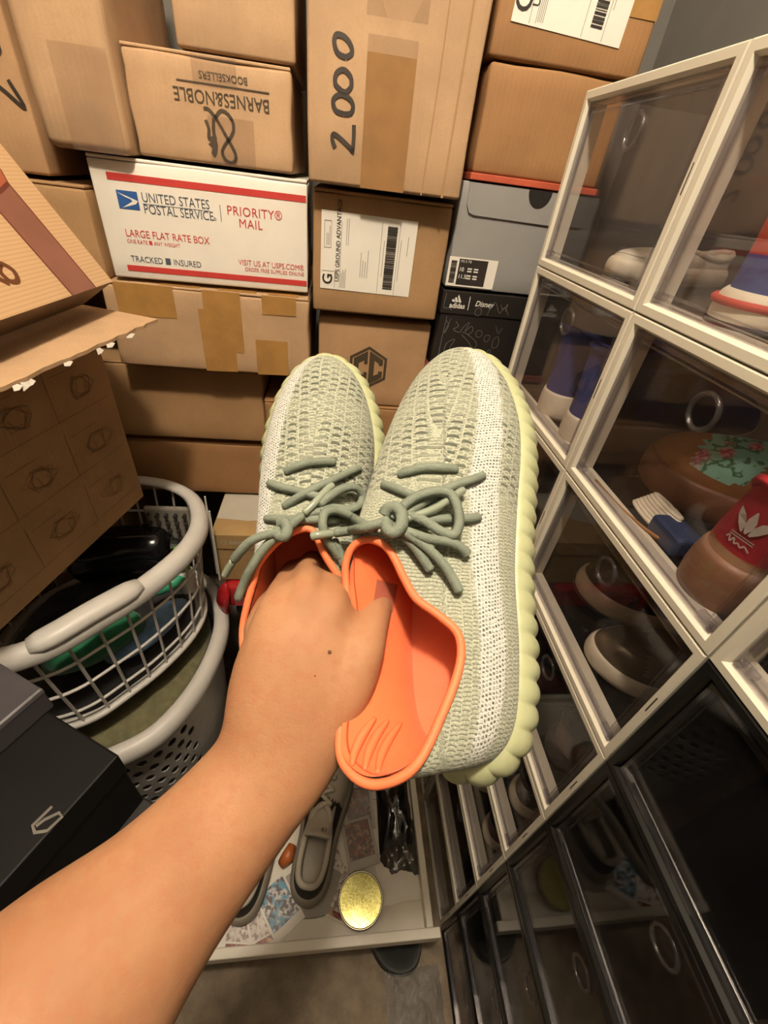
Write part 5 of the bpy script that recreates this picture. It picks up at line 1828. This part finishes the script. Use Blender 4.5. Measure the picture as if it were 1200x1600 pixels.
# grey and cream sneakers
GRN = leather('black_nubuck', 0x26221E, .7, .2)
OFFW = leather('off_white_leather', 0xB3AB9B, .55, .06)
TAUP = leather('taupe_rubber', 0x8E8576, .6, .06)
zs = lambda x, y, z: 'c' if x > .55 else 'u'
TCOLL = [(.035, 0, .30), (.045, .045, .295), (.09, .076, .278), (.18, .090, .262), (.30, .088, .268), (.385, .074, .285), (.44, .062, .30), (.472, .044, .305), (.492, .028, .308), (.503, .014, .31), (.508, .005, .31), (.51, 0, .31)]
for k, (hp, tp, lb) in enumerate((((478, 1412), (527, 1172), 'cream and black sneaker with loose white laces, in the tray'), ((372, 1440), (440, 1195), 'cream and black sneaker half hidden under the arm, in the tray'))):
    he, to = at_z(*hp, TF + .001), at_z(*tp, TF + .001)
    to = he + (to - he).normalized() * .285
    mm = frame_from(he, to, Vector((0, 0, 1)), 0)
    t, S = shoe_simple(lb, mm, .285, up_m=GRN, sole_m=TAUP, lin_m=OFFW, zones=zs, zmat={'u': ('upper', GRN), 'c': ('vamp', OFFW)}, top=.95, sole_h=.125, out=.009, coll=TCOLL, group='cream and black sneakers in the tray')
    MB().tube(S.collar_pts(), .0062, 8, closed=True).build('padded_collar', OFFW, t, smooth=True)
    WL = mat('white_cotton_lace', 0xC4BDAE, .75, .08, 60, bump=.4, bscale=700)
    bv = BVHTree.FromPolygons([Vector(v) for v in S.G.reshape(-1, 3)], S.faces(range(S.M)))
    rnd = random.Random(31 + k)
    for j in range(7):
        x = (.50 + .045 * j) * .285
        hw = .055 * .285
        pts = []
        for i in range(9):
            f = -1 + 2 * i / 8
            h_ = bv.ray_cast(Vector((x + .016 * .285 * f * (1 if j % 2 else -1) * 2, hw * f, .3)), Vector((0, 0, -1)))[0]
            if h_:
                pts.append(h_ + Vector((0, 0, .004 + .004 * (1 - f * f))))
        if len(pts) > 4:
            MB().tube(pts, .0042, 7, flat=.55, up=(0, 0, 1)).build('lace', WL, t, smooth=True)
    # tongue with its small label
    tg = [Vector((.30 * .285, 0, .40 * .285)), Vector((.40 * .285, 0, .345 * .285)), Vector((.52 * .285, 0, .318 * .285))]
    vs = []
    for p in crom([tuple(p) for p in tg], 4):
        for y in (-.026, -.012, 0, .012, .026):
            vs.append((p[0], y, p[2] - abs(y) * .25))
    n5 = len(vs) // 5
    fs = [(i * 5 + j, i * 5 + j + 1, (i + 1) * 5 + j + 1, (i + 1) * 5 + j) for i in range(n5 - 1) for j in range(4)]
    tn = MB().add(vs, fs).build('tongue', OFFW, t, smooth=True)
    sm_ = tn.modifiers.new('thick', 'SOLIDIFY')
    sm_.thickness = .006
    F2 = Matrix.Rotation(math.radians(-26), 4, 'Y') @ Matrix.Rotation(-math.pi / 2, 4, 'Z')
    text('83', .012, INK, tn, (.335 * .285, -.012, .392 * .285), align='CENTER', face=Matrix.Rotation(math.radians(28), 4, 'Y') @ Matrix.Rotation(-math.pi / 2, 4, 'Z'))


def card_art(name, a, b_, c_):
    if name in MATS:
        return MATS[name]
    m, t_, b = base(name)
    tc = t_.new('ShaderNodeTexCoord').outputs['Object']
    n1 = t_.ramp(t_.noise(tc, 55, 3), .42, .58)
    n2 = t_.ramp(t_.noise(tc, 130, 2), .45, .6)
    t_.l.new(t_.mix(n2, t_.mix(n1, hexc(a), hexc(b_)), hexc(c_)), b.inputs['Base Color'])
    b.inputs['Roughness'].default_value = .25
    MATS[name] = m
    return m


ARTS = [card_art('card_art_blue', 0x5A8FA8, 0xC9C2BC, 0x54484A), card_art('card_art_red', 0x8E3B2C, 0xC79A7A, 0x5B4038), card_art('card_art_pale', 0xC8BDB4, 0xD8D0C4, 0x8E7C78), card_art('card_art_dark', 0x5A5862, 0x9C948E, 0x7A4A42)]
CB = mat('card_white_border', 0xCFC8BC, .4, .03)


def card(label, px, py, ang, art, z=0.0, w=.063, h=.088, tilt=0.0, sleeve=False):
    p = at_z(px, py, TF)
    mm = Matrix.Translation((p.x, p.y, TF + z)) @ Matrix.Rotation(math.radians(ang), 4, 'Z') @ Matrix.Rotation(math.radians(tilt), 4, 'X')
    t = thing('trading_card', label, 'card', mw=mm, group='trading cards scattered in the tray')
    slab('card_body', CB, t, -w / 2, w / 2, -h / 2, h / 2, 0, .0009, 0)
    slab('art_panel', ARTS[art], t, -w / 2 + .004, w / 2 - .004, -h / 2 + .016, h / 2 - .004, .0009, .0012, 0)
    slab('caption_box', CB if art != 2 else MATS['card_art_red'], t, -w / 2 + .006, w / 2 - .006, -h / 2 + .004, -h / 2 + .013, .0009, .0012, 0)
    if sleeve:
        slab('sleeve', MATS['card_sleeve'], t, -w / 2 - .003, w / 2 + .003, -h / 2 - .002, h / 2 + .002, .0014, .0018, 0)
    return t


card('trading card with blue artwork at the front rail of the tray', 437, 1418, 35, 0, .0045)
card('pale trading card under the heel of the cream sneaker', 545, 1400, -25, 2, .0030)
card('blank white card lying between the two sneakers at the rail', 412, 1432, 20, 2, .0015)
card('sleeved trading card with red artwork beside the yellow tin', 562, 1318, 12, 1, .0065, sleeve=True)
card('sleeved trading card with blue grey artwork behind the red one', 560, 1262, 3, 3, .004, sleeve=True)
card('pale trading card at the corner next to the arm', 378, 1440, -6, 2, .0, .055)
card('farther pale trading card under the orange collar', 575, 1218, 4, 0, .003)
card('trading card with its face half covered by the sneaker heel', 520, 1370, 22, 2, .0008)

p = at_z(563, 1408, TF)
t = thing('glitter_tin', 'round tin with a shiny yellow glitter lid, in the tray', 'tin', (p.x, p.y, TF + .007))
t.rotation_euler = (.11, -.07, 0)
rt = 0.043
MB().tube([(0, 0, 0), (0, 0, .020)], [rt, rt], 40).build('body', mat('silver_tin_side', 0xB8B29E, .25, .05, metal=.8), t, smooth=False)
MB().tube([(rt * math.cos(6.2832 * i / 48), rt * math.sin(6.2832 * i / 48), .021) for i in range(48)], .0022, 6, closed=True).build('rim', MATS['silver_tin_side'], t, smooth=True)


def glitter():
    m, t_, b = base('yellow_glitter')
    tc = t_.new('ShaderNodeTexCoord').outputs['Object']
    vo = t_.new('ShaderNodeTexVoronoi')
    vo.inputs['Scale'].default_value = 420
    t_.l.new(tc, vo.inputs['Vector'])
    sp = t_.new('ShaderNodeSeparateXYZ')
    t_.l.new(vo.outputs['Color'], sp.inputs[0])
    t_.l.new(t_.mix(sp.outputs[0], hexc(0x8F8A44), hexc(0xBDB97C)), b.inputs['Base Color'])
    b.inputs['Metallic'].default_value = .75
    b.inputs['Roughness'].default_value = .22
    t_.l.new(t_.bump(sp.outputs[1], .30, .0012), b.inputs['Normal'])
    return m


MB().tube([(0, 0, .0185), (0, 0, .0215)], [rt - .002, rt - .0022], 40).build('lid', glitter(), t)
o = MB().tube([(0, 0, 0), (0, 0, .004)], [.075, .073], 36).build('grey_disc', mat('grey_plate_plastic', 0x8A8478, .4, .05), None)
p = at_z(487, 1440, TF)
o.location = (p.x, p.y + .045, TF)
o.scale = (1.0, .55, 1)
tag(o, 'flat grey disc lying along the front rail of the tray', 'disc')


def crumple(name, label, cat, m, c, sx, sy, h, seed, n=18, rot=0, amp=1.0):
    rnd = random.Random(seed)
    vs, fs = [], []
    for j in range(n + 1):
        for i in range(n + 1):
            u, v = i / n - .5, j / n - .5
            e = max(0.0, 1 - (2 * max(abs(u), abs(v))) ** 3)
            vs.append((u * sx * (1 + rnd.uniform(-.03, .03)), v * sy * (1 + rnd.uniform(-.03, .03)), .001 + h * e * (.35 + .65 * abs(math.sin(9 * u + 5 * v + seed) * math.cos(7 * v - 4 * u))) + amp * h * .35 * rnd.random() * e))
    for j in range(n):
        for i in range(n):
            a = j * (n + 1) + i
            fs.append((a, a + 1, a + n + 2, a + n + 1))
    o = MB().add(vs, fs).build(name, m, None, fix=False, smooth=True)
    o.location = c
    o.rotation_euler = (0, 0, rot)
    return tag(o, label, cat)


p = at_z(618, 1258, TF)
crumple('plastic_bag', 'shiny black plastic bag at the tray side rail', 'bag', mat('black_glossy_film', 0x1B1918, .12, .3, 30, spec=.7), (p.x - .006, p.y, TF + .002), .078, .19, .045, 4, 9)
p = at_z(622, 1325, TF)
crumple('clear_pouch', 'clear plastic pouch with dark contents next to the sleeved cards', 'pouch', mat('smoky_film', 0x45423C, .14, .25, 30, spec=.7), (p.x + .002, p.y, TF + .002), .085, .10, .018, 9, amp=.5)
p = at_z(620, 1378, TF)
crumple('paper_bag', 'small crinkled white paper wrapper beside the glitter tin', 'wrapper', mat('thin_white_paper', 0xDDD8CC, .5, .05), (p.x + .002, p.y + .004, TF + .001), .085, .075, .010, 6, 8, rot=.1, amp=.4)
p = at_z(448, 1352, TF)
o = MB().tube([(0, 0, 0), (.012, .01, .01), (.02, .03, .012)], [.010, .014, .008], 9).build('orange_wrapper', mat('orange_film', 0xB0602E, .4), None, smooth=True)
o.location = (p.x - .01, p.y, TF + .010)
tag(o, 'scrap of orange wrapper between the two tray sneakers', 'wrapper')
# things on the carpet
p = at_z(622, 1490, 0.03)
cloth('dark_bag', 'dark green fabric bag pushed under the front of the tray', 'bag', fab('dark_green_fabric', 0x1B211A), [(p.x - .085, p.y + .11), (p.x - .055, p.y + .01), (p.x - .015, p.y - .03), (p.x + .035, p.y - .028), (p.x + .062, p.y + .02), (p.x + .068, p.y + .12), (p.x, p.y + .16)], .001, .004, 3, .08)
p = at_z(640, 1560, 0.0)
crumple('clear_wrap', 'crinkled clear plastic wrap lying on the carpet', 'plastic wrap', clear('crinkled_wrap', (.80, .78, .75), .10, 1.9, .22), (p.x + .01, p.y - .04, .002), .12, .17, .045, 13, 22).data.polygons.foreach_set('use_smooth', [False] * 484)
